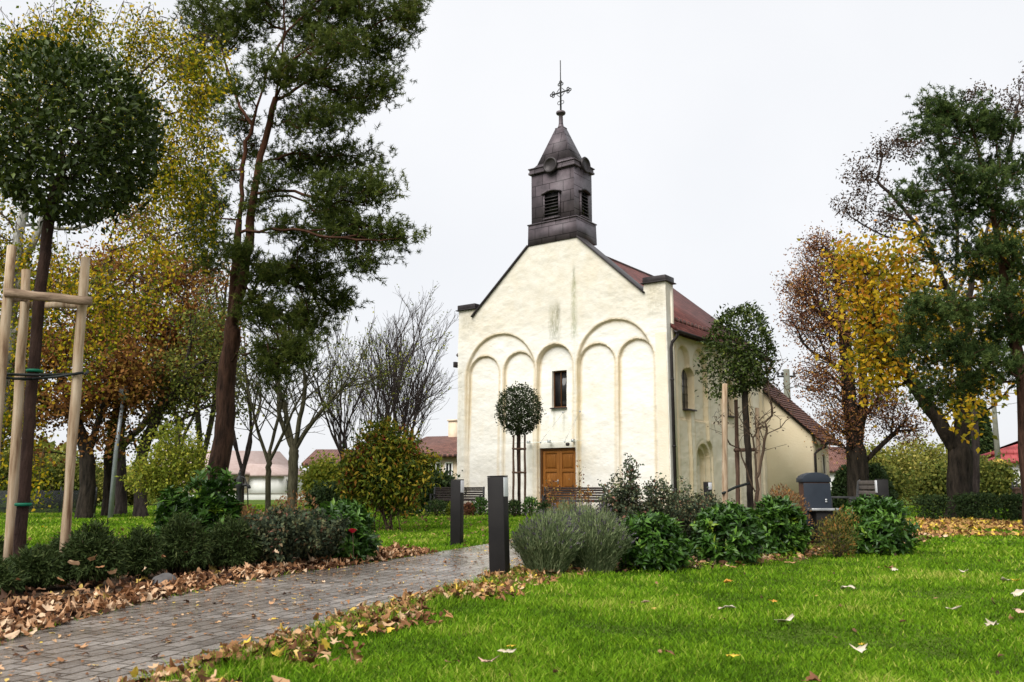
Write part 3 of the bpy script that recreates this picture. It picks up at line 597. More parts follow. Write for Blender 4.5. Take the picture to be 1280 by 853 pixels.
# verge copings, pier caps
for (a, b_) in (((.70, 7.44), (3.40, 9.885)), ((8.20, 7.44), (5.53, 9.885))): m = MB(); slab(m, a[0], a[1], b_[0], b_[1], -.07, .64, .055); m.build('verge_coping', 'dark_metal', church, .006)
for (a, b_) in ((-.04, .88), (8.14, 9.05)):
    m = MB(); m.box(a - .04, b_ + .04, -.08, .70, 7.765, 7.80); m.box(a + .02, b_ - .02, -.03, .64, 7.80, 7.99); m.build('pier_cap', 'dark_metal', church, .01)
# gutter and downpipes
def gutter(y0, y1, x, z, parent, r_=.075):
    m = MB(); k = 8; V = []; 
    for y in (y0, y1):
        for rr in (r_, r_ - .01):
            for j in range(k + 1):
                a = math.pi + math.pi * j / k; V.append((x + rr * math.cos(a), y, z + rr * math.sin(a)))
    n = k + 1; Fc = []
    for j in range(k): Fc += [(j, j + 1, 2 * n + j + 1, 2 * n + j), (n + j, 3 * n + j, 3 * n + j + 1, n + j + 1), (j, n + j, n + j + 1, j + 1), (2 * n + j, 2 * n + j + 1, 3 * n + j + 1, 3 * n + j)]
    Fc += [(0, 2 * n, 3 * n, n), (k, n + k, 3 * n + k, 2 * n + k)]
    m.add(V, Fc); return m.build('gutter', 'dark_metal', parent)
gutter(.0, 9.3, 9.35, 6.06, church, .085); gutter(.62, 9.3, -.35, 6.06, church, .085)
m = MB(); m.tube([(9.33, .16, 6.0), (9.30, .16, 5.86), (9.12, .16, 5.68), (9.08, .16, 5.5), (9.08, .16, .1)], .055, 10)
for z in (4.4, 2.2, .8): m.tube([(9.08, .16, z), (9.08, .16, z + .05)], .07, 10)
m.build('downpipe', 'dark_metal', church, smooth=False)
m = MB(); m.box(-.36, -.02, .25, .4, 5.62, 5.74); m.box(-.42, -.3, .22, .43, 5.58, 5.80); m.build('floodlight', 'dark_metal', church, .01)
# bell turret
tw = MB()
def frus(m, x0, x1, y0, y1, z0, X0, X1, Y0, Y1, z1):
    m.add([(x0, y0, z0), (x1, y0, z0), (x1, y1, z0), (x0, y1, z0), (X0, Y0, z1), (X1, Y0, z1), (X1, Y1, z1), (X0, Y1, z1)], [(0, 3, 2, 1), (4, 5, 6, 7), (0, 1, 5, 4), (1, 2, 6, 5), (2, 3, 7, 6), (3, 0, 4, 7)])
def two_tone(name, fn, parent):
    """front/back and flank sheets have their own seams: one object each keeps the seams true"""
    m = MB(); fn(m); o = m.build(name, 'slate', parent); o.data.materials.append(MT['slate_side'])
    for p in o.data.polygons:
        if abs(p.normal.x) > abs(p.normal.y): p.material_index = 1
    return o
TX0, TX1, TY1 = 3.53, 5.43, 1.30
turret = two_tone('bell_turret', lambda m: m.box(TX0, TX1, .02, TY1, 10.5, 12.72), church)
def f(m):
    frus(m, 3.39, 5.56, -.035, 1.41, 9.885, 3.41, 5.54, -.03, 1.39, 10.66); m.box(3.38, 5.57, -.06, 1.42, 10.66, 10.70)
two_tone('turret_skirt', f, turret)
m = MB(); m.box(3.44, 5.52, -.07, 1.39, 12.66, 12.74); m.box(3.47, 5.49, -.04, 1.36, 12.74, 12.86); m.box(3.43, 5.53, -.08, 1.40, 12.86, 12.90)
m.build('cornice', 'slate', turret, .008)
def f(m):
    frus(m, 3.56, 5.40, .03, 1.28, 12.90, 3.72, 5.24, .13, 1.18, 13.06); frus(m, 3.72, 5.24, .13, 1.18, 13.06, 4.30, 4.66, .53, .79, 14.52)
spire = two_tone('spire', f, turret)
m = MB(); cx_, cy_ = 4.48, .66
m.box(4.29, 4.67, .53, .80, 14.50, 14.55)
m.lathe([(.15, 14.55), (.11, 14.62), (.085, 14.75), (.08, 15.05), (.10, 15.08), (.17, 15.12), (.19, 15.17), (.17, 15.22), (.08, 15.26), (.03, 15.28)], (cx_, cy_, 0), 16); m.build('finial', 'slate', spire)
# wrought cross: stem, arms, trefoil scrolls, rod
m = MB(); m.tube([(cx_, cy_, 15.25), (cx_, cy_, 16.45), (cx_, cy_, 16.48)], .036, 6); m.tube([(cx_, cy_, 16.45), (cx_, cy_, 17.35)], .02, 5)
cz = 16.02; m.tube([(cx_ - .36, cy_, cz), (cx_ + .36, cy_, cz)], .032, 6)
def ringl(c, r_, t_=.021, a0=0, a1=360):
    P = [(c[0] + r_ * math.cos(R(a)), cy_, c[1] + r_ * math.sin(R(a))) for a in np.linspace(a0, a1, 13)]; m.tube(P, t_, 5)
for (dx, dz) in ((1, 0), (-1, 0), (0, 1)):
    ex_, ez_ = cx_ + dx * .40, cz + dz * .40
    ringl((ex_ + dx * .03, ez_ + dz * .03), .05)
    if dx: ringl((ex_ - dx * .06, ez_ + .065), .05); ringl((ex_ - dx * .06, ez_ - .065), .05)
    else: ringl((ex_ + .065, ez_ - .06), .05); ringl((ex_ - .065, ez_ - .06), .05)
for (sx, sz) in ((1, 1), (1, -1), (-1, 1), (-1, -1)): m.tube([(cx_ + sx * .05, cy_, cz + sz * .17), (cx_ + sx * .11, cy_, cz + sz * .11), (cx_ + sx * .17, cy_, cz + sz * .05)], .014, 5)
for sx in (1, -1): ringl((cx_ + sx * .075, 15.60), .07, .013, 90 * (1 - sx) - 120, 90 * (1 - sx) + 120)
m.build('cross', 'iron', spire)
# clock-like round bosses on the cornice
for (c, ax) in (((4.48, -.08), 'f'), ((5.53, .66), 's')):
    m = MB(); prof = [(.30, 0), (.31, .05), (.27, .09), (.23, .06), (.21, .035), (.0001, .03)]
    k = 28; V = []
    for (r_, h) in prof:
        for j in range(k):
            a = 2 * math.pi * j / k; p_, q_ = r_ * math.cos(a), r_ * math.sin(a)
            V.append((c[0] + p_, c[1] - h, 12.83 + q_) if ax == 'f' else (c[0] + h, c[1] + p_, 12.83 + q_))
    m.add(V, [(i * k + j, i * k + (j + 1) % k, (i + 1) * k + (j + 1) % k, (i + 1) * k + j) for i in range(len(prof) - 1) for j in range(k)])
    m.build('round_boss', 'dark_metal', turret, smooth=False)
# louvred sound openings with segmental hoods
def louvre(cx, wdt, ax):
    tr = (lambda a, b_, c: (a, .02 - b_, c)) if ax == 'f' else (lambda a, b_, c: (TX1 + b_, a, c))
    def bx(m, a0, a1, b0, b1, c0, c1, tilt=0):
        V = [tr(a, b_, c + (tilt if b_ == b1 else 0)) for c in (c0, c1) for b_ in (b0, b1) for a in (a0, a1)]
        m.add(V, [(0, 2, 3, 1), (4, 5, 7, 6), (0, 1, 5, 4), (2, 6, 7, 3), (0, 4, 6, 2), (1, 3, 7, 5)])
    h = wdt / 2; z0, z1 = 10.82, 11.72
    m = MB(); bx(m, cx - h, cx + h, .003, .012, z0, z1 + .06); o = m.build('louvre', 'glass', turret)
    m = MB()
    for i in range(7): bx(m, cx - h, cx + h, .012, .10, z0 + .04 + i * .127, z0 + .065 + i * .127, -.055)
    m.build('louvre_slat', 'dark_metal', o)
    m = MB(); bx(m, cx - h - .05, cx - h, .0, .08, z0 - .02, z1); bx(m, cx + h, cx + h + .05, .0, .08, z0 - .02, z1); bx(m, cx - h - .06, cx + h + .06, .0, .11, z0 - .06, z0 - .02)
    m.build('louvre_frame', 'slate', o)
    m = MB(); n = 10; V = []
    for b_ in (0, .15):
        for i in range(n + 1):
            t_ = -1 + 2 * i / n; V += [tr(cx + t_ * (h + .1), b_, z1 + .10 - .10 * t_ * t_), tr(cx + t_ * (h + .1), b_, z1 + .16 - .10 * t_ * t_)]
    N2 = 2 * (n + 1); Fc = [(0, 1, N2 + 1, N2), (N2 - 2, 2 * N2 - 2, 2 * N2 - 1, N2 - 1)]
    for i in range(n):
        a = 2 * i; Fc += [(a, a + 2, a + 3, a + 1), (N2 + a, N2 + a + 1, N2 + a + 3, N2 + a + 2), (a + 1, a + 3, N2 + a + 3, N2 + a + 1), (a, N2 + a, N2 + a + 2, a + 2)]
    m.add(V, Fc); m.build('louvre_hood', 'slate', o)
louvre(4.48, .62, 'f'); louvre(.66, .46, 's')
# front window
m = MB(); m.box(4.29, 4.92, .335, .355, 3.72, 5.07); win = m.build('window', 'glass', church)
m = MB()
for (a, b_, c, d_) in ((4.29, 4.33, 3.72, 5.07), (4.88, 4.92, 3.72, 5.07), (4.33, 4.88, 3.72, 3.77), (4.33, 4.88, 5.02, 5.07), (4.59, 4.62, 3.77, 5.02)): m.box(a, b_, .30, .333, c, d_)
m.build('window_frame', 'door_dark', win, .004)
m = MB(); m.box(4.26, 4.95, .06, .36, 3.68, 3.718); m.build('window_sill', 'dark_metal', win, .004)
# arched side window
def archpoly(c, r_, z0, top, n=14): return [(c - r_, z0), (c + r_, z0)] + [(c + r_ * math.cos(math.pi * i / n), top - r_ + r_ * math.sin(math.pi * i / n)) for i in range(n + 1)]
for c in (1.79, 5.5):
    m = MB(); m.prism(archpoly(c, .315, 3.57, 4.96), 8.70, 8.73, 0); w_ = m.build('arched_window', 'grey_glass', church)
    m = MB()
    for i in range(4): m.box(8.73, 8.745, c - .31, c + .31, 3.8 + i * .28, 3.82 + i * .28)
    m.box(8.73, 8.75, c - .012, c + .012, 3.57, 4.95); m.build('glazing_bar', 'dark_metal', w_)
    m = MB(); m.box(8.72, 9.05, c - .36, c + .36, 3.50, 3.555); m.build('window_sill', 'dark_metal', w_, .005)
# doors: two leaves with three sunk panels each
m = MB(); m.box(3.78, 3.86, .16, .3, 0, 2.28); m.box(5.29, 5.37, .16, .3, 0, 2.28); m.box(3.86, 5.29, .16, .3, 2.20, 2.28); m.build('door_frame', 'door_dark', church, .005)
for (a, b_) in ((3.865, 4.572), (4.578, 5.285)):
    m = MB(); y0, y1 = .20, .245; st = .11
    zs = [.06, .20, .75, .86, 1.42, 1.53, 2.09, 2.195]
    m.box(a, a + st, y0, y1, .06, 2.195); m.box(b_ - st, b_, y0, y1, .06, 2.195)
    for (z0, z1) in ((.06, .2), (.75, .86), (1.42, 1.53), (2.09, 2.195)): m.box(a + st + .001, b_ - st - .001, y0, y1, z0, z1)
    door = m.build('door', 'door', church, .006)
    for (z0, z1) in ((.2, .75), (.86, 1.42), (1.53, 2.09)):
        m = MB(); m.box(a + st, b_ - st, y0 + .03, y1 + .02, z0, z1); m.box(a + st + .06, b_ - st - .06, y0 + .008, y0 + .03, z0 + .06, z1 - .06); m.build('door_panel', 'door', door, .012)
    if a < 4: m = MB(); m.box(b_ - .07, b_ - .04, .17, .2, 1.0, 1.16); m.tube([(b_ - .055, .17, 1.09), (b_ - .055, .13, 1.09), (b_ - .16, .13, 1.09)], .011, 6); m.build('door_handle', 'steel', door)
m = MB(); m.box(3.6, 5.55, -.75, .02, 0, .07); m.build('doorstep', 'stone', church, .01)
m = MB(); m.box(3.3, 3.78, -.06, .05, 0, .12); m.build('plinth_stone', 'stone', church, .01)
# glass canopy with steel rods
m = MB(); m.add([(3.2, .02, 2.50), (5.68, .02, 2.50), (5.68, -.95, 2.42), (3.2, -.95, 2.42), (3.2, .02, 2.518), (5.68, .02, 2.518), (5.68, -.95, 2.438), (3.2, -.95, 2.438)], [(0, 1, 2, 3), (4, 7, 6, 5), (0, 4, 5, 1), (1, 5, 6, 2), (2, 6, 7, 3), (3, 7, 4, 0)])
cano = m.build('canopy', 'clear', church)
m = MB()
for (xa, xb) in ((4.13, 3.45), (4.88, 4.45), (5.58, 5.45)):
    m.tube([(xa, .0, 3.52), (xb, -.82, 2.45)], .006, 5); m.tube([(xa, -.03, 3.52), (xa, .03, 3.52)], .03, 8); m.tube([(xb, -.82, 2.405), (xb, -.82, 2.465)], .028, 8)
for x in (3.4, 4.3, 5.3): m.box(x - .04, x + .04, -.10, .02, 2.46, 2.56)
m.build('canopy_rod', 'steel', cano)
m = MB(); m.lathe([(.05, 0), (.07, .03), (.07, .09), (.03, .12)], (5.62, -.90, 2.28), 10); m.build('canopy_lamp', 'dark_metal', cano)
# rear annex
AX0, AX1, AS0, AS1, AE = -1.84, 10.84, 9.02, 11.5, 2.92
m = MB(); m.prism([(AX0, 0), (AX1, 0), (AX1, AE), (4.5, 8.95), (AX0, AE)], AS0, AS1 - .3, 1); annex = m.build('annex_wall', 'plaster_annex', church)
rf = MB(); slab(rf, 4.5, 9.03, 11.25, 2.60, AS0 - .12, AS1, .09); slab(rf, 4.5, 9.03, -2.25, 2.60, AS0 - .12, AS1, .09)
ar = rf.build('annex_roof', 'dark_metal', church)
tiled_slope('tile_courses', 4.5, 9.13, 11.3, 2.66, AS0 - .15, AS1, 'tile_brown', ar); tiled_slope('tile_courses', 4.5, 9.13, -2.3, 2.66, AS0 - .15, AS1, 'tile_brown', ar)
gutter(AS0 - .15, AS1 + .02, 11.36, 2.62, church)
m = MB(); m.tube([(11.34, 9.12, 2.55), (11.34, 9.12, 2.46), (11.1, 9.10, 2.36), (10.93, 9.08, 2.2), (10.91, 9.08, .1)], .055, 10); m.build('downpipe', 'dark_metal', church)
m = MB(); m.prism(archpoly(10.35, .19, 1.42, 2.22), 10.83, 10.846, 0); w_ = m.build('arched_window', 'glass', church)
m = MB()
pp = archpoly(10.35, .24, 1.40, 2.28); qq = archpoly(10.35, .19, 1.42, 2.22); n = len(pp); V = [(x_, p[0], p[1]) for x_ in (10.842, 10.90) for p in pp + qq]
Fc = []
for i in range(n):
    j = (i + 1) % n
    Fc += [(2 * n + i, 2 * n + j, 3 * n + j, 3 * n + i), (i, j, 2 * n + j, 2 * n + i), (n + i, 3 * n + i, 3 * n + j, n + j)]
m.add(V, Fc); m.build('window_surround', 'plaster_side', w_)
m = MB(); m.box(10.84, 10.95, 10.08, 10.62, 1.34, 1.385); m.build('window_sill', 'dark_metal', w_, .004)
# gravel strip at the foot of the wall
sheet('gravel_strip', [chw(-1.5, -1.9)[:2], chw(10.0, -1.9)[:2], chw(10.0, -.02)[:2], chw(-1.5, -.02)[:2]], 0.006, 'gravel')
# ================================================================ STREET FURNITURE
def bollard(p, rz, label, tilt=0.0):
    e = empty('bollard_light', (p[0], p[1], 0), label, 'bollard light', 'anthracite bollard lights in the park', rz); e.rotation_euler = (0, tilt, rz)
    h = 1.05; a = .085
    m = MB(); m.box(-a, a, -a, a, -.05, h - .012); m.build('post', 'anthracite', e, .004)
    m = MB(); m.box(a - .02, a + .006, -a + .012, a - .012, h - .215, h - .020); m.build('light_strip', 'opal', e, .002)
    m = MB(); m.box(-a - .002, a + .002, -a - .002, a + .002, h - .010, h); m.build('cap', 'anthracite', e, .003)
    m = MB(); m.box(-a - .03, a + .03, -a - .03, a + .03, .0, .012); m.build('base_plate', 'anthracite', e, .002)
    return e
bp = gp(625, 725); bollard(bp, R(-17), 'tall anthracite bollard light nearest the camera, beside the lavender on the path edge', R(-1.6))
bp = gp(571, 681); bollard(bp, R(-17), 'anthracite bollard light farther along, standing on the lawn edge left of the path', 0)
b_ = base(1107, 14.3); bollard(b_, R(169), 'anthracite bollard light on the right, half hidden behind the rightmost laurel')
b_ = base(886, 25); bollard(b_, R(-50), 'small distant bollard light between the rose bushes and the church side wall')
def bench(p, rz, L, label, mat='bench_slat'):
    """park bench: local x along the seat, front towards -y"""
    e = empty('park_bench', (p[0], p[1], 0), label, 'bench', 'slatted park benches', rz)
    prof = [(-.22, .42), (-.12, .435), (.0, .43), (.12, .425)]; back = [(.20, .47), (.235, .55), (.262, .63), (.282, .71), (.295, .79), (.29, .86)]
    m = MB()
    for (y, z) in prof: m.box(-L / 2, L / 2, y - .048, y + .048, z, z + .03)
    m.build('seat', mat, e, .005)
    m = MB()
    for i, (y, z) in enumerate(back):
        M = Matrix.Translation((0, y, z)) @ Matrix.Rotation(R(-16 + i * 2), 4, 'X'); m.box(-L / 2, L / 2, -.013, .013, -.03, .03, M)
    m.build('backrest', mat, e, .004)
    for s in (-1, 1):
        x0, x1 = s * (L / 2 - .03) - .03, s * (L / 2 - .03) + .03
        m = MB(); m.prism([(-.27, 0), (-.20, 0), (-.17, .36), (.16, .36), (.22, 0), (.30, 0), (.27, .42), (.34, .86), (.31, .91), (.265, .88), (.20, .42), (-.24, .415)], x0, x1, 0); m.build('side_frame', 'iron', e, .004)
        m = MB(); m.box(x0 - .005, x1 + .005, -.24, .22, .62, .65); m.box(x0, x1, -.23, -.19, .42, .62); m.build('armrest', 'iron', e, .004)
    return e
bp = base(571, 31.3); bench((bp[0], bp[1]), R(-12), 1.85, 'dark slatted park bench at the left corner of the church, behind the farther bollard')
bp = base(717, 28.8); bench((bp[0], bp[1]), R(-10), 2.0, 'dark slatted park bench in front of the church door, seen over the lavender')
bp = base(1063, 14.8); bench((bp[0] + .30, bp[1] + .55), R(-99), 1.75, 'weathered slatted park bench seen from its end, behind the rightmost laurel', 'bench_grey').scale = (1, 1, 1.16)
# litter bin: round-topped metal box between wooden flanks with a shelf at its side
bp = base(1021, 14.6)
e = empty('litter_bin', (bp[0], bp[1], 0), 'tall round-topped dark metal litter bin with wooden side and blue-grey front panel', 'litter bin', rz=R(-3))
def roundtop(x0, x1, h, r_): return [(x0, .0), (x1, .0), (x1, h - r_)] + [((x0 + x1) / 2 + (x1 - x0) / 2 * math.cos(math.pi * i / 12), h - r_ + r_ * math.sin(math.pi * i / 12)) for i in range(1, 12)] + [(x0, h - r_)]
m = MB(); m.box(-.20, .20, -.17, .17, .05, 1.02); m.build('body', 'rust_wood', e, .01)
m = MB(); m.prism([(-.23, 1.0), (-.23, 1.03)] + [(-.23 + .46 * i / 12, 1.06 + .10 * math.sin(math.pi * i / 12) ** .6) for i in range(13)] + [(.23, 1.03), (.23, 1.0)], -.185, .19, 1); m.build('lid', 'anthra_blue', e, .006)
m = MB(); m.box(-.215, .215, -.19, -.172, .10, .985); m.build('door', 'anthra_blue', e, .005)
m = MB(); m.tube([(.13, -.19, .72), (.13, -.21, .72)], .018, 10); m.box(.115, .145, -.205, -.19, .68, .70); m.build('lock', 'steel', e)
m = MB(); m.box(-.10, .20, -.42, -.195, .0, .55); m.build('side_box', 'anthracite', e, .01)
m = MB(); m.box(-.18, .28, -.47, -.195, .552, .59); m.build('ashtray_shelf', 'steel', e, .004)
m = MB(); m.box(-.18, .18, -.15, .15, 0, .05); m.build('foot', 'iron', e)
# water pump
bp = base(297, 26.5)
e = empty('water_pump', bp, 'black cast iron hand water pump standing before the white wall at left', 'water pump')
m = MB(); m.lathe([(.16, 0), (.16, .05), (.085, .12), (.075, .85), (.11, .90), (.11, 1.02), (.09, 1.08), (.10, 1.12), (.06, 1.2), (.03, 1.27), (.05, 1.31), (.02, 1.36)], (0, 0, 0), 14); m.build('column', 'iron', e)
m = MB(); m.tube([(.05, 0, .95), (.22, 0, .97), (.30, 0, .93), (.31, 0, .86)], [.045, .04, .04, .045], 10); m.build('spout', 'iron', e)
m = MB(); m.tube([(0, 0, 1.22), (.16, -.02, 1.18), (.26, -.03, .9), (.30, -.03, .35)], .018, 8); m.build('handle', 'iron', e)
# grey lamp column at left
bp = base(138, 26)
e = empty('street_lamp', bp, 'slim grey galvanised lamp column among the brown leaved trees at left', 'street lamp')
m = MB(); m.tube([(0, 0, 0), (.02, 0, 2), (.12, 0, 3.45)], [.075, .06, .05], 12); m.build('pole', 'galv', e)
m = MB(); m.lathe([(.05, 3.42), (.13, 3.46), (.14, 3.75), (.10, 3.86), (.03, 3.9)], (.12, 0, 0), 14); m.build('lantern', 'galv', e)
# utility poles and wires
def pole(name, px, ptop, Y, r_, label, group=None, lean=0):
    b0 = base(px, Y); t = at(px + lean, ptop, Y); e = empty(name, b0, label, 'utility pole', group); h = t[2]
    m = MB(); m.tube([(0, 0, 0), (t[0] - b0[0], 0, h)], [r_ * 1.25, r_ * .85], 10); m.build('post', 'pole_conc', e)
    return e, t, b0
e, pt, b0 = pole('utility_pole', 988, 462, 50, .20, 'grey concrete utility pole with insulators behind the annex roof', lean=-5)
L0 = pt - b0
m = MB(); m.box(L0[0] - .55, L0[0] + .5, -.05, .05, L0[2] - .45, L0[2] - .35)
for x in (-.5, -.25, .42): m.lathe([(.03, 0), (.07, .05), (.07, .16), (.03, .2)], (L0[0] + x, 0, L0[2] - .35), 8)
m.build('crossarm', 'iron', e)
m = MB(); m.tube([(L0[0], 0, L0[2] - 1.1), (L0[0] + .5, -.1, L0[2] - .95), (L0[0] + 1.1, -.25, L0[2] - 1.15)], .035, 6); arm = m.build('lamp_arm', 'galv', e)
m = MB(); m.prism([(L0[0] + .95, L0[2] - 1.08), (L0[0] + 1.15, L0[2] - 1.02), (L0[0] + 1.75, L0[2] - 1.18), (L0[0] + 1.7, L0[2] - 1.27), (L0[0] + 1.1, L0[2] - 1.27)], -.42, -.12, 1); m.build('lamp_head', 'iron', arm, .02)
e2, pt2, b2 = pole('utility_pole', 1252, 478, 40, .11, 'thin brown wooden utility pole beside the white house at right', lean=-12)
def wire(a, b_, sag, label, n=18):
    P = [tuple(np.array(a) * (1 - t_) + np.array(b_) * t_ - np.array([0, 0, sag * 4 * t_ * (1 - t_)])) for t_ in np.linspace(0, 1, n)]
    m = MB(); m.tube(P, .016, 5); o = m.build('overhead_wire', 'iron', None, loc=P[0]); return tag(o, label, 'wire', 'overhead wires')
wire(pt + np.array([.42, 0, -.2]), at(1250, 470, 62), .7, 'upper overhead wire running right from the concrete utility pole')
wire(pt + np.array([-.5, 0, -.2]), at(1290, 500, 70), 1.2, 'lower overhead wire running right from the concrete utility pole')
wire(pt2 + np.array([0, 0, -.4]), at(1420, 440, 30), .6, 'overhead wire leaving the thin wooden pole past the right trunk')
# ================================================================ BUILDINGS FAR AWAY
def far_house(name, label, cat, P0, P1, depth, hw, hr, wall, roofm, wins=(), arches=(), over=.4, hip=False, chim=()):
    """P0-P1: ground line of the front; local x along it, y away"""
    P0 = np.array(P0); P1 = np.array(P1); L = np.linalg.norm(P1 - P0); rz = math.atan2(P1[1] - P0[1], P1[0] - P0[0])
    e = empty(name, (P0[0], P0[1], 0), label, cat, rz=rz)
    m = MB(); m.box(0, L, 0, depth, 0, hw); m.build('wall', wall, e)
    i = depth / 2 if hip else 0
    m = MB(); x0, x1, y0, y1 = -over, L + over, -over, depth + over
    V = [(x0, y0, hw), (x1, y0, hw), (x1, y1, hw), (x0, y1, hw), (x0 + i, depth / 2, hr), (x1 - i, depth / 2, hr), (x0, y0, hw - .18), (x1, y0, hw - .18), (x1, y1, hw - .18), (x0, y1, hw - .18)]
    m.add(V, [(0, 1, 5, 4), (2, 3, 4, 5), (1, 2, 5), (3, 0, 4), (6, 9, 8, 7), (0, 6, 7, 1), (1, 7, 8, 2), (2, 8, 9, 3), (3, 9, 6, 0)]); rf = m.build('roof', roofm, e)
    for (x, y) in chim: m = MB(); m.box(x - .3, x + .3, y - .3, y + .3, hw, hr + .9); m.box(x - .36, x + .36, y - .36, y + .36, hr + .9, hr + 1.0); m.build('chimney', 'cream_wall', rf)
    for (a, b_, c, d_) in wins:
        m = MB(); m.box(a, b_, -.03, .02, c, d_); w_ = m.build('window', 'glass', e)
        m = MB(); m.box(a - .08, a, -.06, .02, c, d_); m.box(b_, b_ + .08, -.06, .02, c, d_); m.box(a - .08, b_ + .08, -.06, .02, d_, d_ + .08); m.box((a + b_) / 2 - .03, (a + b_) / 2 + .03, -.05, -.031, c, d_); m.build('window_frame', 'white_wall', w_)
        m = MB(); m.box(a - .12, b_ + .12, -.12, .02, c - .08, c); m.build('window_sill', 'stone', w_)
    for (c, r_, z0, top) in arches:
        m = MB(); m.prism([(p[0], p[1]) for p in archpoly(c, r_, z0, top)], -.02, .02, 1); w_ = m.build('arched_window', 'glass', e)
        m = MB(); 
        pp = archpoly(c, r_ + .18, z0, top + .18); qq = archpoly(c, r_, z0, top); n = len(pp); V = [(p[0], y, p[1]) for y in (-.08, .0) for p in pp + qq]; Fc = []
        for i_ in range(1, n - 1): j = i_ + 1; Fc += [(i_, j, n + j, n + i_), (i_, 2 * n + i_, 2 * n + j, j), (n + i_, n + j, 3 * n + j, 3 * n + i_)]
        m.add(V, Fc); m.build('window_surround', 'stone', w_)
    return e
a = base(228, 62)[:2]; c = base(362, 66)[:2]
far_house('park_building', 'long low cream building with arched windows and pale red roof behind the pine trunk', 'building', a, c, 9, 1.85, 3.6, 'cream_wall', 'far_tile', (), [(1.0 + i * 1.35, .48, .75, 1.45) for i in range(6)], .5)
a = base(346, 63)[:2]; c = base(388, 66)[:2]
far_house('white_house', 'small white house with tiled roof at the right end of the long low cream building', 'house', a, c, 5, 1.75, 2.5, 'white_wall', 'far_tile', [(.9, 1.5, .6, 1.3)], (), .3)
a = base(200, 58)[:2]; c = base(400, 60)[:2]; d_ = c - a; L = np.linalg.norm(d_)
e = empty('garden_wall', (a[0], a[1], 0), 'long white rendered garden wall in front of the low cream building', 'wall', rz=math.atan2(d_[1], d_[0]))
m = MB(); m.box(0, L, 0, .25, 0, .40); m.build('wall', 'white_wall', e, .01); m = MB(); m.box(-.05, L + .05, -.05, .30, .402, .45); m.build('coping', 'stone', e, .01)
a = base(385, 55)[:2]; c = base(452, 55)[:2]
far_house('cream_house', 'cream house with brown tiled roof seen through the bare trees left of the mottled shrub', 'house', a, c, 7, 2.3, 3.3, 'cream_wall', 'tile_brown', [(.5, 1.2, 1.0, 1.9), (2.2, 2.9, 1.0, 1.9)], (), .4)
a = base(500, 52)[:2]; c = base(600, 50)[:2]
far_house('cream_house', 'two storey cream house with red tiled roof just left of the church', 'house', a, c, 8, 2.7, 4.0, 'cream_wall', 'tile_brown', [(2.1, 2.6, 1.0, 2.2), (3.0, 3.35, .8, 2.2)], (), .5, chim=((1.5, 4),))
# iron fence in front of the house left of the church
a = base(500, 40)[:2]; c = base(600, 40)[:2]; L = np.linalg.norm(c - a)
e = empty('iron_fence', (a[0], a[1], 0), 'low wire fence between the park and the cream house left of the church', 'fence')
m = MB()
for z in (.15, .5, .85): m.tube([(0, 0, z), (L, 0, z)], .012, 5)
m.build('rail', 'iron', e)
for i in range(7): m = MB(); m.tube([(L * i / 6, 0, 0), (L * i / 6, 0, 1.0)], .025, 6); m.build('post', 'iron', e)
a = base(1258, 44)[:2]; c = base(1420, 42)[:2]
eh = far_house('white_house', 'white house with red hipped roof at the right edge of the view', 'house', a, c, 7, 2.6, 3.7, 'white_wall', 'red_tile', [(1.6, 2.4, 1.0, 2.0), (4, 4.8, 1.0, 2.0)], (), .45, True)
m = MB(); x0, x1, y0, y1 = -.75, 1.3, -1.0, 1.0; m.add([(x0, y0, 2.1), (x1, y0, 2.1), (x1, y1, 2.1), (x0, y1, 2.1), (.2, 0, 2.75), (.2, 0, 2.75001), (x0, y0, 2.0), (x1, y0, 2.0), (x1, y1, 2.0), (x0, y1, 2.0)], [(0, 1, 4), (1, 2, 4), (2, 3, 4), (3, 0, 4), (6, 9, 8, 7), (0, 6, 7, 1), (1, 7, 8, 2), (3, 9, 6, 0)]); m.build('porch_roof', 'red_tile', eh)
m = MB(); m.box(-.45, 1.0, -.7, -.01, 0, 2.0); m.build('porch', 'white_wall', eh)
a = base(1035, 75)[:2]; c = base(1075, 75)[:2]
far_house('brown_house', 'small distant house with brown roof just right of the church annex', 'house', a, c, 6, 2.2, 4.3, 'white_wall', 'tile_brown', (), (), .4)
# picket gate and post at right edge
a = base(1268, 29)[:2]
e = empty('garden_gate', (a[0], a[1], 0), 'dark picket fence before the white house at the right edge', 'fence', rz=R(8))
for i in range(14): m = MB(); m.box(i * .16, i * .16 + .045, -.01, .01, .15, 1.05 + .04 * (i % 2)); m.build('picket', 'iron', e)
m = MB(); m.box(-.02, 2.2, .012, .04, .3, .35); m.box(-.02, 2.2, .012, .04, .85, .9); m.build('rail', 'iron', e)
a = base(1274, 26)[:2]; e = empty('wooden_post', (a[0], a[1], 0), 'short dark wooden post in front of the picket fence at right', 'post')
m = MB(); m.box(-.09, .09, -.09, .09, 0, .82); m.build('post', 'dark_stake', e, .01); m = MB(); m.prism([(-.1, .822), (.1, .822), (0, .90)], -.1, .1, 1); m.build('cap', 'dark_stake', e)
# notice box on the pole
a = at(1249, 592, 38.5); e = empty('bird_feeder', (a[0], a[1], 0), 'small wooden feeder house with yellow roof on a post left of the white house', 'bird feeder')
m = MB(); m.box(-.04, .04, -.04, .04, 0, a[2] - .45); m.build('post', 'dark_stake', e); m = MB(); m.box(-.3, .3, -.2, .2, a[2] - .45, a[2] + .35); m.build('house', 'rust_wood', e, .01)
m = MB(); m.prism([(-.4, a[2] + .352), (.4, a[2] + .352), (0, a[2] + .62)], -.28, .28, 1); m.build('roof', single_leaf_mat('feeder_roof', (.5, .3, .05), (.6, .38, .08)), e)
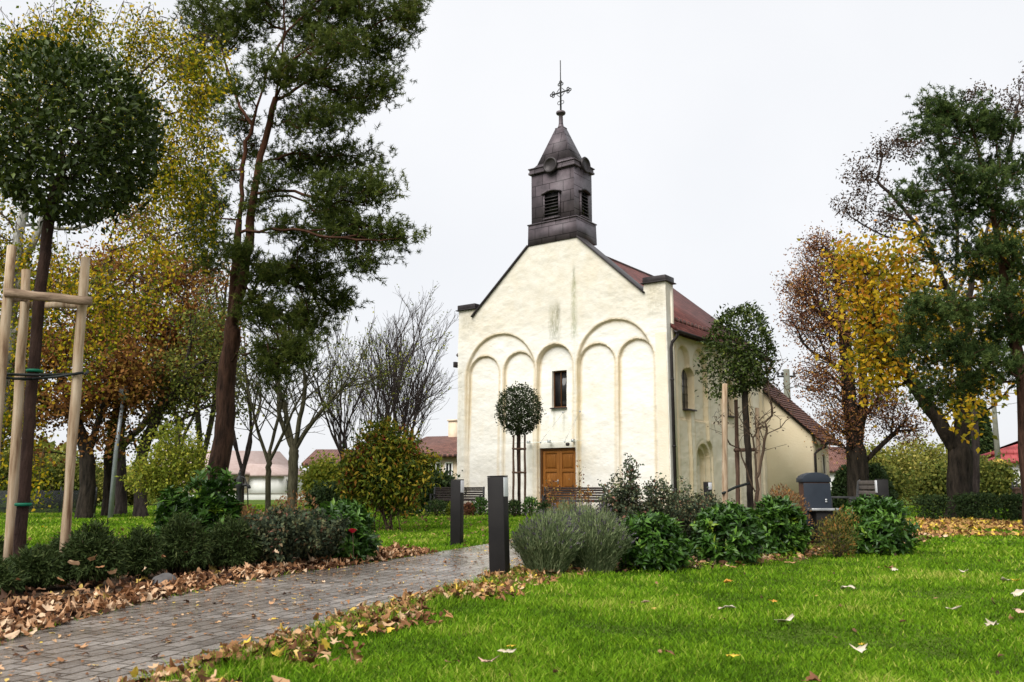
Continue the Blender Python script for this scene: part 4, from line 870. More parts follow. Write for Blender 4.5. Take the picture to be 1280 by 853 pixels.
# mesh fence at far left
a = base(-60, 30)[:2]; c = base(118, 30)[:2]; L = np.linalg.norm(c - a)
e = empty('mesh_fence', (a[0], a[1], 0), 'low dark netting fence behind the trees at far left', 'fence')
m = MB(); m.box(0, L, -.004, .004, .05, .78); m.build('netting', 'net', e)
for i in range(5): m = MB(); m.tube([(L * i / 4, .03, 0), (L * i / 4, .03, .9)], .025, 8); m.build('post', 'iron', e)
# ================================================================ TREES
def topiary(name, label, seed, trunk, crown, Y, n, L, W, rb, mat='l_topiary', group='round-headed young trees', boxy=2.0, bark='bark_young', lump=.10):
    rng = np.random.default_rng(seed); b0 = base(trunk[0][0], Y); sk = Skel(rng)
    pts = [b0 - np.array([0, 0, .1])] + [at(p[0], p[1], Y) for p in trunk[1:]]; sk.limb(pts, None, .12, .004)
    cc = at(crown[0], crown[1], Y); rx, rz_ = ms(crown[2], Y), ms(crown[3], Y)
    d = rand_dir(rng, 260); d = d / ((np.abs(d) ** boxy).sum(1, keepdims=True) ** (1 / boxy)) * (rng.random((260, 1)) ** .4) * .92
    nt0 = sk.n; tips = sk.grow(cc + d * [rx, rx, rz_], .3, .12, .3, .012); sk.radii(rb, .0035)
    e = empty(name, b0, label, 'tree', group); sk.mesh('trunk', bark, e, b0, .012, .15)
    lobes = unit(rng.normal(size=(16, 3))); la = rng.uniform(-.5, 1, 16) * lump
    d = rand_dir(rng, n); q = d / ((np.abs(d) ** boxy).sum(1, keepdims=True) ** (1 / boxy))
    bulge = 1 + (np.exp(-6 * (1 - d @ lobes.T)) * la).sum(1, keepdims=True)
    rr = np.where(rng.random((n, 1)) < .7, rng.uniform(.82, 1.03, (n, 1)), rng.uniform(.3, .9, (n, 1)))
    strag = rng.random((n, 1)) < .07; rr = np.where(strag, rng.uniform(1.0, 1.16, (n, 1)), rr)
    P = cc + q * bulge * rr * [rx, rx, rz_]
    D = d * .7 + rand_dir(rng, n) * .8 + [0, 0, .25]; N = d * .5 + rand_dir(rng, n) * .6 + [0, 0, .7]; s = rng.uniform(.6, 1.25, n)
    V, F = leaves(P, D, N, L * s, W * s); npmesh('crown', V, [F], mat, e, np.repeat(np.clip(rng.normal(.45, .2, n), 0, 1), 5), False, b0)
    return e, b0
def stake(m, a, b_, r_, k=9):
    a = np.array(a); b_ = np.array(b_); n = 7; P = [a + (b_ - a) * i / n for i in range(n + 1)]; rng = np.random.default_rng(int(abs(a[0] * 1000)) % 999)
    P = [tuple(p + rng.normal(size=3) * r_ * .08) for p in P]; m.tube(P, [r_ * (1 + rng.normal() * .05) for _ in range(n)] + [r_ * .93], k)
# near left tree with its three-legged support
Yt = 8.7
topiary('ball_headed_tree', 'large ball-headed evergreen young tree staked at the left foreground', 3, [(20, 0), (30, 620), (45, 420), (56, 320), (62, 262), (80, 205)], (93, 172, 102, 108), Yt, 12000, .078, .040, .055, 'l_topiary', boxy=2.15, lump=.15)
sb = empty('tree_support', base(40, Yt), 'tall three-stake timber support round the ball-headed tree in the left foreground', 'tree stakes', 'timber supports round young trees')
o0 = np.array(sb.location)
def gpt(x, y, Y): return at(x, y, Y) - o0
for (tx, ty, bx_, by_, Y_, Y2) in ((15, 308, -9, 600, 8.45, 8.35), (33, 338, 10, 705, 9.10, 9.15), (107, 322, 80, 697, 8.65, 8.70)):
    t_ = gpt(tx, ty, Y_); b1 = gpt(bx_, by_, Y2); dv = (b1 - t_); k = (t_[2] + .02) / (t_[2] - b1[2]); fb = t_ + dv * k
    m = MB(); stake(m, fb, t_, .047); m.build('stake', 'stake', sb, smooth=False)
def halflog(m, a, b_, r_, drop=.6):
    a, b_ = Vector(a), Vector(b_); d = (b_ - a).normalized(); up = Vector((0, 0, 1)); n = d.cross(up).normalized(); k = 10; V = []; ns_ = 8
    for i in range(ns_ + 1):
        p = a + (b_ - a) * i / ns_ + up * math.sin(i * 1.7) * .004
        for j in range(k): an = 2 * math.pi * j / k; V.append(tuple(p + up * r_ * math.cos(an) + n * r_ * drop * math.sin(an)))
    F = [(i * k + j, i * k + (j + 1) % k, (i + 1) * k + (j + 1) % k, (i + 1) * k + j) for i in range(ns_) for j in range(k)] + [tuple(reversed(range(k))), tuple(range(ns_ * k, ns_ * k + k))]
    m.add(V, F)
m = MB(); halflog(m, gpt(6, 366, 8.38), gpt(115, 377, 8.58), .045); m.build('rail', 'rail_wood', sb)
m = MB(); halflog(m, gpt(8, 374, 8.45), gpt(38, 372, 9.22), .04); m.build('rail', 'rail_wood', sb)
m = MB(); halflog(m, gpt(30, 382, 9.22), gpt(108, 381, 8.75), .035); m.build('rail', 'stake', sb)
m = MB()
for (a, b_) in (((-4, 471, 8.34), (40, 474, 8.63)), ((40, 474, 8.63), (104, 466, 8.60)), ((27, 474, 9.12), (45, 476, 8.78)), ((-4, 468, 8.45), (96, 468, 8.75)), ((106, 468, 8.60), (110, 464, 8.75))): m.tube([tuple(gpt(*a)), tuple((gpt(*a) + gpt(*b_)) / 2 + [0, 0, -.008]), tuple(gpt(*b_))], .014, 6)
m.build('strap', 'rubber', sb)
for (x, y) in ((43, 466), (29, 633)):
    c_ = gpt(x, y, Yt); m = MB(); m.lathe([(.060, 0), (.078, .004), (.078, .028), (.060, .032)], tuple(c_), 16); m.build('tie', 'green_tie', sb)
# middle tree before the church
topiary('ball_headed_tree', 'small ball-headed young tree left of the church door, before the wall', 5, [(649, 0), (648, 600), (647, 545), (648, 525)], (649, 514, 27, 28), 28.5, 6000, .085, .045, .036, 'l_topiary2', bark='bark_young', lump=.08)
sb = empty('tree_support', base(649, 28.5), 'dark three-stake support with two rails at the young tree left of the church door', 'tree stakes', 'timber supports round young trees'); 
pp = [(-.19, -.16), (.19, -.14), (.02, .2)]
for (x, y) in pp: m = MB(); stake(m, (x, y, 0), (x * .95, y * .95, 2.55 if y < 0 else 2.9), .035); m.build('stake', 'dark_stake', sb)
for z in (2.1, 1.35):
    for i in range(3): a, b_ = pp[i], pp[(i + 1) % 3]; m = MB(); halflog(m, (a[0] * 1.15, a[1] * 1.15, z), (b_[0] * 1.15, b_[1] * 1.15, z + .01), .03); m.build('rail', 'dark_stake', sb)
# right tree
topiary('ball_headed_tree', 'shaggy square-headed young evergreen tree standing before the annex', 8, [(938, 0), (938, 620), (934, 540), (931, 500), (928, 470)], (926, 438, 34, 50), 16.5, 6500, .08, .038, .06, 'l_topiary', boxy=2.6, bark='bark', lump=.42)
sb = empty('tree_support', base(925, 16.5), 'tall light and dark stakes round the shaggy young tree before the annex', 'tree stakes', 'timber supports round young trees')
o0 = np.array(sb.location)
for (tx, ty, bx_, by_, Y_, mat_) in ((906, 480, 906, 640, 16.0, 'stake'), (920, 500, 923, 640, 17.3, 'dark_stake'), (946, 510, 950, 640, 16.6, 'stake')):
    t_ = gpt(tx, ty, Y_); b1 = gpt(bx_, by_, Y_); k = t_[2] / (t_[2] - b1[2]); m = MB(); stake(m, t_ + (b1 - t_) * k, t_, .052 if tx < 910 else .04); m.build('stake', mat_, sb)
m = MB(); halflog(m, gpt(918, 563, 17.2), gpt(948, 562, 16.6), .035); m.build('rail', 'dark_stake', sb)
m = MB(); m.tube([tuple(gpt(903, 617, 15.93)), tuple(gpt(920, 609, 16.1)), tuple(gpt(938, 604, 16.3))], .025, 6); m.build('strap', 'rubber', sb)
# bare twigs growing through it
tree('bare_shrub', 'leafless twiggy shrub growing round the shaggy young tree before the annex', 'shrub', 12, 16.2, [[(946, 0), (946, 600), (944, 560)], [(946, 600), (958, 540)], [(944, 620), (925, 560)]],
     [(945, 530, 50, 45), (975, 480, 25, 30), (905, 520, 25, 25), (960, 450, 25, 30)], 230, .035, .0035, 'stem', 'l_brown', 1, .02, .05, .03, step=.15, jit=.02, thick=.02, shell=.8, kind=2, extra=0)
def pine(name, label, seed, Y, stems, blobs, natt, rb, leafm, per=3, group=None, needle=.12, nn=26):
    rng = np.random.default_rng(seed); sk = Skel(rng); b0 = None
    for st in stems:
        pts = [at(p[0], p[1], Y + (p[2] if len(p) > 2 else 0)) for p in st]
        if sk.n == 0: b0 = base(st[0][0], Y); pts[0] = b0 - np.array([0, 0, .1])
        sk.limb(pts, None, .3, .015)
    A = blobs_sample(rng, blobs, Y, natt, .55, 1.0); tips = sk.grow(A, .25, .25, .25, .05, 0, .1); sk.radii(rb, .0055); sk.r = sk.r * np.where(sk.r > .03, 1 - .42 * np.clip(sk.P[:sk.n, 2] / 7, 0, 1), 1)
    e = empty(name, b0, label, 'tree', group); sk.mesh('trunk', 'bark_pine', e, b0, .06, .25, 12, 4)
    # tufts: needle brushes at and just behind each twig end
    C = np.repeat(sk.P[tips], per, 0); DD = np.repeat(sk.D[tips], per, 0)
    C = C + rng.normal(size=C.shape) * .12; ax = unit(DD * .5 + rand_dir(rng, len(C)) * .8 + [0, 0, .45])
    c = np.repeat(C, nn, 0); a = np.repeat(ax, nn, 0); n = len(c); t_ = rng.random((n, 1)) * .16
    d = unit(a * .6 + rand_dir(rng, n) * .9); P = c + a * t_; s = rng.uniform(.7, 1.2, (n, 1)) * needle
    S = unit(np.cross(d, rand_dir(rng, n))) * .0085 * (Y / 18)
    V = np.stack([P - S, P + S, P + d * s], 1).reshape(-1, 3); i = np.arange(n) * 3; F = np.stack([i, i + 1, i + 2], 1)
    r_ = np.repeat(np.clip(np.repeat(rng.normal(.42, .2, len(C)), nn) + rng.normal(0, .1, n), 0, 1), 3)
    npmesh('crown', V, [F], leafm, e, r_, False, b0); return e
pine('pine_tree', 'tall forked Scots pine with reddish trunk standing left of the church', 21, 18,
     [[(262, 0), (270, 600), (281, 540), (282, 480), (290, 420), (291, 370), (297, 300), (303, 235), (304, 195), (318, 150), (328, 110), (340, 70), (362, 35), (395, 5), (430, -30)],
      [(288, 410), (302, 360), (312, 300), (318, 240), (328, 190), (344, 130), (352, 80), (356, 30), (352, -30)],
      [(352, 125, .2), (378, 105, .6), (412, 80, .9), (440, 50, 1.2)], [(302, 200), (276, 178, -.3), (246, 163, -.6)], [(308, 150), (290, 110, .5), (278, 65, .8), (268, 40, 1)],
      [(320, 243), (362, 236, -.5), (410, 252, -.8), (450, 278, -1)], [(318, 208), (350, 196, .5), (392, 190, 1)], [(306, 330), (345, 330, .5), (385, 350, .8), (400, 390, 1)], [(296, 345), (340, 400, -.6), (352, 440, -.8)], [(304, 290), (360, 285, -1), (420, 300, -1.5), (490, 300, -1.5)]],
     [(430, 15, 70, 35), (505, 15, 36, 34), (470, 62, 42, 30, 1), (420, 60, 45, 28, -1), (480, 110, 26, 26), (440, 120, 40, 24, .5), (395, 95, 35, 22), (400, 150, 45, 26, -.5), (365, 150, 25, 16),
      (445, 200, 48, 22, .5), (395, 205, 45, 24, 1), (470, 240, 34, 24, -1), (420, 240, 42, 22, -1), (370, 200, 30, 18, 1), (488, 295, 38, 17, -1), (440, 290, 36, 22, -1), (455, 330, 32, 14, -1), (400, 300, 42, 24, 0), (355, 285, 34, 14, -.5),
      (390, 345, 42, 28, .5), (355, 340, 30, 22, .5), (420, 375, 26, 26, 1), (385, 400, 32, 28, 1), (345, 395, 34, 22, -.5), (345, 455, 30, 32, -.8), (372, 440, 26, 22, -.8), (318, 385, 20, 18, -.5), (262, 330, 22, 12, .4), (350, 90, 40, 26, -.6), (385, 40, 40, 30, .8), (320, 190, 30, 14, .8), (252, 230, 24, 12, .8), (300, 110, 26, 14, -.6), (412, 265, 40, 16, .6), (255, 270, 26, 14), (285, 215, 20, 12, .6), (340, 225, 22, 14, -.6), (330, 250, 26, 14), (268, 120, 22, 14, .8), (330, 350, 24, 20, -.4),
      (300, 30, 40, 30, .5), (262, 45, 34, 26, 1), (255, 12, 34, 20, 1), (330, 10, 30, 30), (235, 85, 26, 16, .5), (300, 155, 26, 14, .5), (262, 300, 34, 16, -.5), (300, 318, 22, 18, -.6), (265, 255, 24, 14, .5), (315, 265, 16, 10, 0), (370, -20, 60, 25)],
     2300, .225, 'l_pine', 5, 'tall pine trees', .10, 24)
pine('pine_tree', 'dark green pine with layered boughs at the right edge of the view', 22, 20,
     [[(1292, 0), (1287, 600), (1280, 500), (1272, 440), (1262, 390), (1252, 330), (1244, 280), (1234, 230), (1222, 180), (1205, 140)],
      [(1262, 390), (1225, 370, -.6), (1180, 380, -1)], [(1272, 440), (1230, 430, .8), (1195, 455, 1.2), (1160, 450, 1.4)], [(1250, 320), (1210, 315, .5), (1180, 325, .9)], [(1240, 250), (1200, 235, -.6), (1150, 240, -1)], [(1256, 340), (1290, 300), (1310, 260)]],
     [(1178, 140, 36, 20), (1215, 155, 44, 26), (1165, 165, 30, 14, -.5), (1250, 165, 28, 20), (1190, 225, 48, 20, -.8), (1140, 245, 34, 14, -1), (1235, 210, 40, 24, .6), (1265, 215, 30, 24), (1215, 262, 50, 16, -.4), (1165, 262, 30, 12, -.8),
      (1268, 270, 30, 24), (1180, 322, 36, 15, .8), (1225, 312, 36, 18, -.6), (1270, 340, 30, 30), (1215, 345, 26, 12), (1160, 385, 42, 18, -1), (1205, 385, 34, 20, -.8), (1150, 440, 34, 24, 1.4), (1195, 440, 40, 26, 1), (1240, 420, 34, 22), (1275, 410, 28, 26), (1170, 490, 24, 24, 1.4), (1210, 480, 34, 16, .8), (1255, 465, 26, 14), (1185, 285, 40, 14, -.6), (1225, 235, 44, 20, -.8), (1150, 410, 34, 16, -.6), (1255, 380, 34, 22, -.8), (1240, 450, 34, 18, -.7), (1190, 190, 40, 16), (1265, 310, 34, 20, -.6), (1320, 260, 40, 60), (1320, 400, 40, 50)],
     1350, .19, 'l_pine2', 5, 'tall pine trees', .095, 28)
# birch: hanging yellow-green foliage
def birch(seed, Y, stems, blobs, natt, label, group):
    rng = np.random.default_rng(seed); sk = Skel(rng); b0 = base(stems[0][0][0], Y)
    for k, st in enumerate(stems):
        pts = [at(p[0], p[1], Y + (p[2] if len(p) > 2 else 0)) for p in st]
        if k == 0: pts[0] = b0 - np.array([0, 0, .1])
        sk.limb(pts, None, .35, .015)
    tips = sk.grow(blobs_sample(rng, blobs, Y, natt, .7), .3, .3, .35, .04, 0, .15); sk.radii(.125, .005)
    # strands hanging from the twig ends carry the leaves
    e = empty('birch_tree', b0, label, 'tree', group); C = []
    T = sk.P[tips]; n0 = sk.n
    for t_, j in zip(T, tips):
        k = int(rng.integers(3, 8)); p = t_.copy(); par = j; dr = rng.normal(size=3) * .03
        for i in range(k): p = p + dr + np.array([0, 0, -.11]); par = sk.node(p, par); C.append(p)
    sk.r = np.concatenate([sk.r, np.full(sk.n - n0, .004)]); sk.cnt = np.concatenate([sk.cnt, np.ones(sk.n - n0)])
    sk.mesh('trunk', 'bark_birch', e, b0, .03, .3, 9, 4, 'stem')
    C = np.array(C); V, F, r_ = foliage(rng, C, 6, .10, .064, .046, .1, kind=2); npmesh('crown', V, [F], 'l_birch', e, r_, False, b0)
birch(31, 14.5, [[(-25, 0), (-5, 560), (10, 420), (28, 280), (42, 160), (54, 80), (66, 20), (80, -60)], [(44, 140), (72, 70), (92, 20), (110, -40)], [(20, 340), (70, 240), (130, 180), (170, 120)], [(28, 280), (100, 290, .8), (170, 250, 1.2), (215, 215, 1.5)], [(40, 170), (-20, 90), (-50, 40)], [(10, 420), (60, 380), (130, 370, .6)]],
      [(20, 40, 55, 50), (100, 20, 60, 40), (170, 40, 50, 50), (225, 60, 42, 50), (170, 120, 50, 45), (215, 150, 36, 45), (235, 215, 36, 40, 1), (195, 230, 40, 40, 1), (180, 290, 45, 35), (130, 330, 45, 30), (225, 280, 28, 25, 1), (20, 120, 45, 50), (-20, 250, 50, 80), (40, 360, 40, 40), (5, 430, 40, 60), (100, 420, 24, 40), (130, 150, 40, 45), (80, 100, 40, 35), (250, 110, 30, 40), (255, 250, 26, 34, 1), (190, 350, 34, 26), (215, 200, 40, 50), (60, 50, 50, 50), (200, 20, 40, 30), (262, 170, 26, 50), (150, 370, 40, 34), (90, 340, 40, 40), (265, 60, 26, 30), (20, 310, 44, 36), (10, 500, 40, 50), (60, 300, 34, 30), (40, 560, 30, 30)],
      1150, 'white-barked birch with hanging yellow-green foliage behind the ball-headed tree', None)
# brown oaks at left, 25-30 m away
tree('oak_tree', 'rusty brown leaved tree, leftmost of the park trees, with a dark short trunk', 'tree', 41, 26,
     [[(106, 0), (110, 600), (108, 560), (92, 520), (75, 470)], [(108, 575), (125, 520), (140, 470)], [(92, 520), (50, 500), (20, 470)]],
     [(70, 440, 60, 50), (130, 430, 55, 50), (30, 500, 45, 45), (100, 500, 60, 35), (160, 470, 40, 40), (60, 360, 40, 30), (0, 430, 50, 60), (130, 550, 40, 16, 0, .4), (60, 565, 36, 14, 0, .4)], 480, .22, .010, 'bark', 'l_oak', 22, .26, .13, .09, 'brown leaved trees at left', extra=.8)
tree('oak_tree', 'orange-brown leaved tree with a thin black trunk behind the lamp column', 'tree', 42, 28,
     [[(134, 0), (136, 600), (136, 560), (150, 500), (160, 420), (168, 360)], [(136, 575), (118, 540), (100, 500)], [(150, 500), (185, 450), (215, 400)]],
     [(160, 400, 55, 40), (205, 420, 45, 40), (140, 340, 50, 35), (210, 350, 40, 32), (180, 480, 50, 40), (235, 470, 35, 40), (130, 490, 40, 40), (240, 390, 30, 30)], 460, .15, .010, 'bark', 'l_oak', 17, .24, .13, .09, 'brown leaved trees at left', extra=.8)
tree('oak_tree', 'slender grey-trunked tree with thinning russet leaves, third of the park trees from the left', 'tree', 43, 30,
     [[(151, 0), (152, 600), (150, 540), (158, 460), (180, 380), (200, 300)], [(152, 560), (190, 520), (225, 460)], [(158, 460), (130, 400), (115, 330)]],
     [(200, 330, 50, 40), (235, 430, 40, 50), (130, 340, 40, 40), (170, 280, 45, 30), (255, 350, 40, 40), (275, 420, 30, 40)], 480, .18, .009, 'bark_grey', 'l_oak', 8, .26, .12, .085, 'brown leaved trees at left', extra=.6)
tree('field_maple', 'grey-trunked tree with sparse olive leaves and wide branches, just left of the yellow-green shrub', 'tree', 44, 27,
     [[(176, 0), (176, 600), (176, 570), (195, 520), (230, 470), (270, 440)], [(176, 580), (165, 540), (150, 500)], [(195, 520), (205, 460), (215, 400)], [(230, 470), (240, 420), (255, 360)]],
     [(235, 480, 50, 45), (270, 450, 40, 50), (215, 530, 40, 30), (290, 500, 25, 35), (255, 400, 35, 40), (200, 460, 35, 35), (150, 540, 30, 20)], 480, .18, .009, 'bark_grey', 'l_olive', 8, .25, .11, .075, None, extra=.8)
tree('bare_tree', 'nearly leafless upright tree behind the pine, holding a few olive leaves', 'tree', 45, 31,
     [[(255, 0), (252, 600), (248, 520), (240, 440), (232, 360)], [(252, 580), (270, 500), (276, 420), (285, 340)]],
     [(240, 400, 40, 60), (280, 390, 30, 60), (260, 330, 40, 40), (225, 470, 25, 40), (290, 470, 20, 40)], 520, .13, .012, 'bark_green', 'l_olive', 4, .2, .10, .07, 'bare and thinning trees in the middle distance', jit=.06, extra=.3)
# forsythia-like shrub
def cane_shrub(name, label, seed, Y, bx, blobs, n, leaf, per, spread, L, W, ncane=12, rb=.03, bw=10, group=None, bark='stem', cat='shrub', extra=1.0, kind=2):
    rng = np.random.default_rng(seed); sk = Skel(rng); b0 = base(bx, Y); root = sk.node(np.array(b0) - [0, 0, .05], -1); A = blobs_sample(rng, blobs, Y, n, .55); A = A[A[:, 2] > .05]
    for i in range(ncane):
        t_ = A[rng.integers(len(A))]; foot = b0 + np.array([rng.normal() * ms(bw, Y) * .5, rng.normal() * .12, 0]); j = sk.node(foot, root)
        mid = foot * .35 + t_ * .65; mid[2] = t_[2] * .5; sk.limb([foot, mid * .5 + foot * .5 + [0, 0, t_[2] * .15], mid, foot * .1 + t_ * .9], j, .2, .01)
    n0 = sk.n; tips = sk.grow(A, .25, .2, .3, .025, 1, .2); sk.radii(rb * 1.6, .004); e = empty(name, b0, label, cat, group); sk.r = np.minimum(sk.r, rb); sk.mesh('stems', bark, e, b0, .02, 0, 6, 3)
    C = sk.P[tips]; th = np.arange(n0, sk.n); C = np.concatenate([C, sk.P[rng.choice(th, int(len(C) * extra))]]); V, F, r_ = foliage(rng, C, per, spread, L, W, .05, .5, kind)
    npmesh('foliage', V, [F], leaf, e, r_, False, b0); return e
cane_shrub('flowering_shrub', 'upright yellow-green shrub with dark fanned stems left of the pine trunk', 51, 24, 207, [(215, 570, 38, 40), (190, 590, 28, 26), (240, 585, 26, 28), (215, 610, 34, 16, 0, .5)], 300, 'l_forsythia', 12, .12, .10, .055, 16, .03, 16)
cane_shrub('mottled_shrub', 'big leafy shrub mottled green, yellow and red on the lawn left of the church', 52, 19, 484, [(478, 602, 42, 30), (458, 580, 26, 26), (503, 578, 28, 28), (484, 556, 22, 18), (526, 592, 14, 20), (442, 606, 14, 16), (514, 548, 9, 14), (460, 548, 10, 14), (480, 536, 8, 12), (498, 624, 26, 12), (538, 572, 8, 10), (436, 578, 9, 12)], 700, 'l_mottled', 9, .12, .12, .048, 22, .03, 22, extra=1.4)
# bare and thinning trees
def fan_tree(name, label, seed, Y, px, ptop, wpx, fork, nst, rb, bark, leaf=None, per=1, spread0=.5, levels=(8, 7, 5), group='bare and thinning trees in the middle distance', lean=0, rt=.0045, L=.07, W=.05, upb=.35, ang=.55):
    """a tree of naturally forking, ever finer branches: fork = height of the first fork (m)"""
    rng = np.random.default_rng(seed); sk = Skel(rng); b0 = base(px, Y); H = at(px, ptop, Y)[2]; Wd = ms(wpx, Y)
    root = sk.limb([b0 - np.array([0, 0, .1]), b0 + [lean * .4, 0, fork * .6], b0 + [lean, 0, fork]], None, .3, .01)
    tipsL = []
    def grow(par, d, ln, lev):
        n = max(3, int(ln / .22)); p = sk.P[par].copy(); ids = []; bend = rng.normal(size=3) * .10
        for i in range(n):
            d = unit(d + bend * .3 + rng.normal(size=3) * .09 + np.array([0, 0, upb * .22])); p = p + d * ln / n; par = sk.node(p, par); ids.append(par)
        if lev >= len(levels): tipsL.append(par); return
        k = levels[lev]; lo = max(1, int(n * .22))
        for q in range(k):
            j = ids[min(n - 1, lo + int((n - lo) * (q + rng.random()) / k))]; t_ = (j - ids[0]) / n; dd = sk.D[j]; side = unit(np.cross(dd, rand_dir(rng, 1)[0])); a = rng.uniform(.6, 1.2) * ang
            grow(j, unit(dd * math.cos(a) + side * math.sin(a)), ln * (.62 - .3 * t_) * rng.uniform(.7, 1.15), lev + 1)
        tipsL.append(par)
    for i in range(nst):
        u_ = (i + .5) / nst * 2 - 1 if nst > 1 else 0; depth = rng.uniform(-.7, .7); tip = b0 + np.array([lean + u_ * Wd * .9, depth * Wd * spread0, H * (1 - .28 * u_ * u_) * rng.uniform(.9, 1.0)]); v = tip - sk.P[root]
        ln = np.linalg.norm(v); grow(root, unit(v / ln + np.array([u_ * .25, 0, -.10])), ln * .93, 0)
    sk.radii(rb, rt); e = empty(name, b0, label, 'tree', group); sk.mesh('trunk', bark, e, b0, .03, .3, 8, 3)
    if leaf:
        th = np.where(sk.r[:sk.n] < rt * 2)[0]; C = sk.P[rng.choice(th, min(len(th), per))]; V, F, r_ = foliage(rng, C, 3, .05, L, W, 0, kind=2); npmesh('crown', V, [F], leaf, e, r_, False, b0)
    return e
fan_tree('sapling', 'thin leafless sapling with a straight stem between pine and church, leftmost of the bare trees', 61, 21, 333, 425, 52, 1.5, 3, .065, 'bark_green', None, levels=(9, 5, 3), upb=.15, ang=.8)
fan_tree('bare_tree', 'olive-barked tree with forked limbs and few leaves, right of the thin sapling', 62, 25, 364, 385, 70, 1.9, 4, .14, 'bark_green', 'l_olive', 700, levels=(8, 6, 4), upb=.25, ang=.65)
fan_tree('bare_tree', 'many-stemmed bare tree with reddish twigs left of the mottled shrub', 63, 27, 438, 402, 38, .4, 8, .10, 'bark_grey', 'l_forsythia', 500, levels=(7, 5, 3), ang=.45)
fan_tree('bare_tree', 'bare grey-purple tree whose twigs fan wide beside the left corner of the church', 64, 29, 502, 424, 30, 1.0, 9, .12, 'bark_grey', None, levels=(8, 6, 4), ang=.42)
fan_tree('bare_tree', 'slim leafless tree between the fanning bare tree and the many-stemmed one', 65, 33, 474, 400, 40, 1.0, 4, .10, 'bark_grey', 'l_olive', 120, levels=(7, 5, 3), ang=.45)
fan_tree('bare_tree', 'leafless upright tree seen between the pine trunk and the brown leaved trees', 66, 34, 300, 380, 45, 1.5, 4, .12, 'bark_grey', 'l_olive', 200, levels=(8, 5, 4), ang=.5)
fan_tree('bare_tree', 'tall thin-twigged tree behind the yellow-green shrub at left', 67, 36, 215, 345, 60, 2.0, 5, .15, 'bark_grey', 'l_oak', 500, levels=(8, 5, 4), ang=.5)
# right-hand trees
tree('plum_tree', 'broad tree with fine purple-brown leaves and forked trunk right of the annex', 'tree', 71, 29,
     [[(1075, 0), (1073, 600), (1070, 560), (1062, 510), (1060, 460), (1055, 410), (1048, 360), (1040, 320)], [(1071, 560), (1080, 500), (1078, 440), (1076, 380)], [(1073, 585), (1095, 563), (1118, 542), (1138, 520), (1150, 505)], [(1055, 410), (1020, 390), (1000, 370)], [(1060, 470), (1035, 450), (1015, 440)]],
     [(1010, 360, 34, 34), (1045, 330, 36, 40), (1000, 400, 26, 34), (1040, 400, 40, 50), (1080, 360, 36, 50), (1030, 470, 36, 40), (1050, 530, 34, 40), (1100, 500, 34, 34), (1095, 430, 36, 44), (1020, 310, 24, 18), (1130, 530, 30, 24)],
     1800, .34, .009, 'bark', 'l_purple', 11, .20, .085, .045, None, extra=.8, flare=.4)
tree('walnut_tree', 'large yellow leaved tree with thick trunk and spreading limbs on the right', 'tree', 72, 25,
     [[(1201, 0), (1200, 600), (1200, 560), (1205, 520), (1203, 470), (1208, 410), (1215, 350)], [(1200, 568), (1185, 548), (1172, 522), (1158, 503), (1142, 480), (1120, 450), (1095, 415), (1085, 370)], [(1202, 550), (1225, 520), (1250, 500), (1270, 478), (1290, 440)], [(1205, 520), (1220, 480), (1240, 440), (1262, 400)], [(1142, 480, 0), (1120, 420, .8), (1110, 350, 1.2), (1090, 310, 1.4)], [(1208, 410), (1170, 330), (1130, 280)]],
     [(1095, 330, 44, 34), (1075, 380, 36, 44), (1120, 400, 46, 50), (1090, 440, 40, 34), (1140, 350, 40, 46), (1060, 320, 30, 22), (1130, 455, 34, 24), (1150, 300, 30, 26), (1215, 505, 22, 22, -1), (1230, 470, 24, 24), (1190, 490, 24, 20), (1255, 380, 30, 50), (1245, 320, 36, 40), (1230, 430, 30, 30), (1200, 380, 40, 50, 1), (1275, 300, 24, 40), (1290, 380, 30, 60), (1150, 400, 34, 34), (1180, 440, 34, 30), (1100, 470, 34, 18)],
     820, .33, .010, 'bark', 'l_walnut', 9, .30, .165, .105, None, extra=.5, droop=.15, flare=.5)
tree('ash_tree', 'sparse dark-leaved tree whose top twigs show behind the right pine', 'tree', 73, 31,
     [[(1215, 0), (1222, 600), (1215, 480), (1190, 380), (1160, 300), (1120, 250), (1090, 220)], [(1190, 380), (1200, 280), (1180, 200), (1170, 130)], [(1190, 380), (1240, 280), (1262, 190), (1275, 120)], [(1160, 300), (1110, 300), (1060, 270)]],
     [(1080, 220, 34, 28), (1060, 260, 26, 22), (1110, 270, 40, 34), (1130, 180, 36, 26), (1265, 140, 28, 34), (1290, 110, 30, 30), (1225, 120, 24, 18), (1180, 140, 40, 20), (1100, 190, 24, 14)], 560, .13, .006, 'bark_grey', 'l_brown', 6, .14, .13, .06, None, extra=.5, jit=.04)
# conifer far right
def cone_tree(px, ptop, Y, rpx, seed, label, mat='l_hedge'):
    rng = np.random.default_rng(seed); b0 = base(px, Y); h = at(px, ptop, Y)[2]; R0 = ms(rpx, Y); e = empty('fir_tree', b0, label, 'tree')
    m = MB(); m.tube([(0, 0, -.1), (0, 0, h * .95)], [.18, .02], 8); m.build('trunk', 'bark', e)
    n = 9000; t_ = rng.random(n) ** .8; a = rng.random(n) * 6.283; k = .78 + .3 * np.sin(a * 5 + t_ * 30) * rng.random(n); rr = R0 * (1 - t_) * k * rng.uniform(.6, 1, n) + .1
    P = np.stack([rr * np.cos(a), rr * np.sin(a), .3 + t_ * (h - .3) - rr * .18], 1); D = np.stack([np.cos(a), np.sin(a), -.4 + 0 * a], 1) + rng.normal(size=(n, 3)) * .35
    V, F = simple_leaves(P, D, rand_dir(rng, n) + [0, 0, 1], .42, .17); npmesh('crown', V, [F], mat, e, np.repeat(rng.random(n), 4)); return e
cone_tree(1232, 500, 55, 24, 81, 'dark conical fir tree behind the yellow leaved tree and the thin pole')
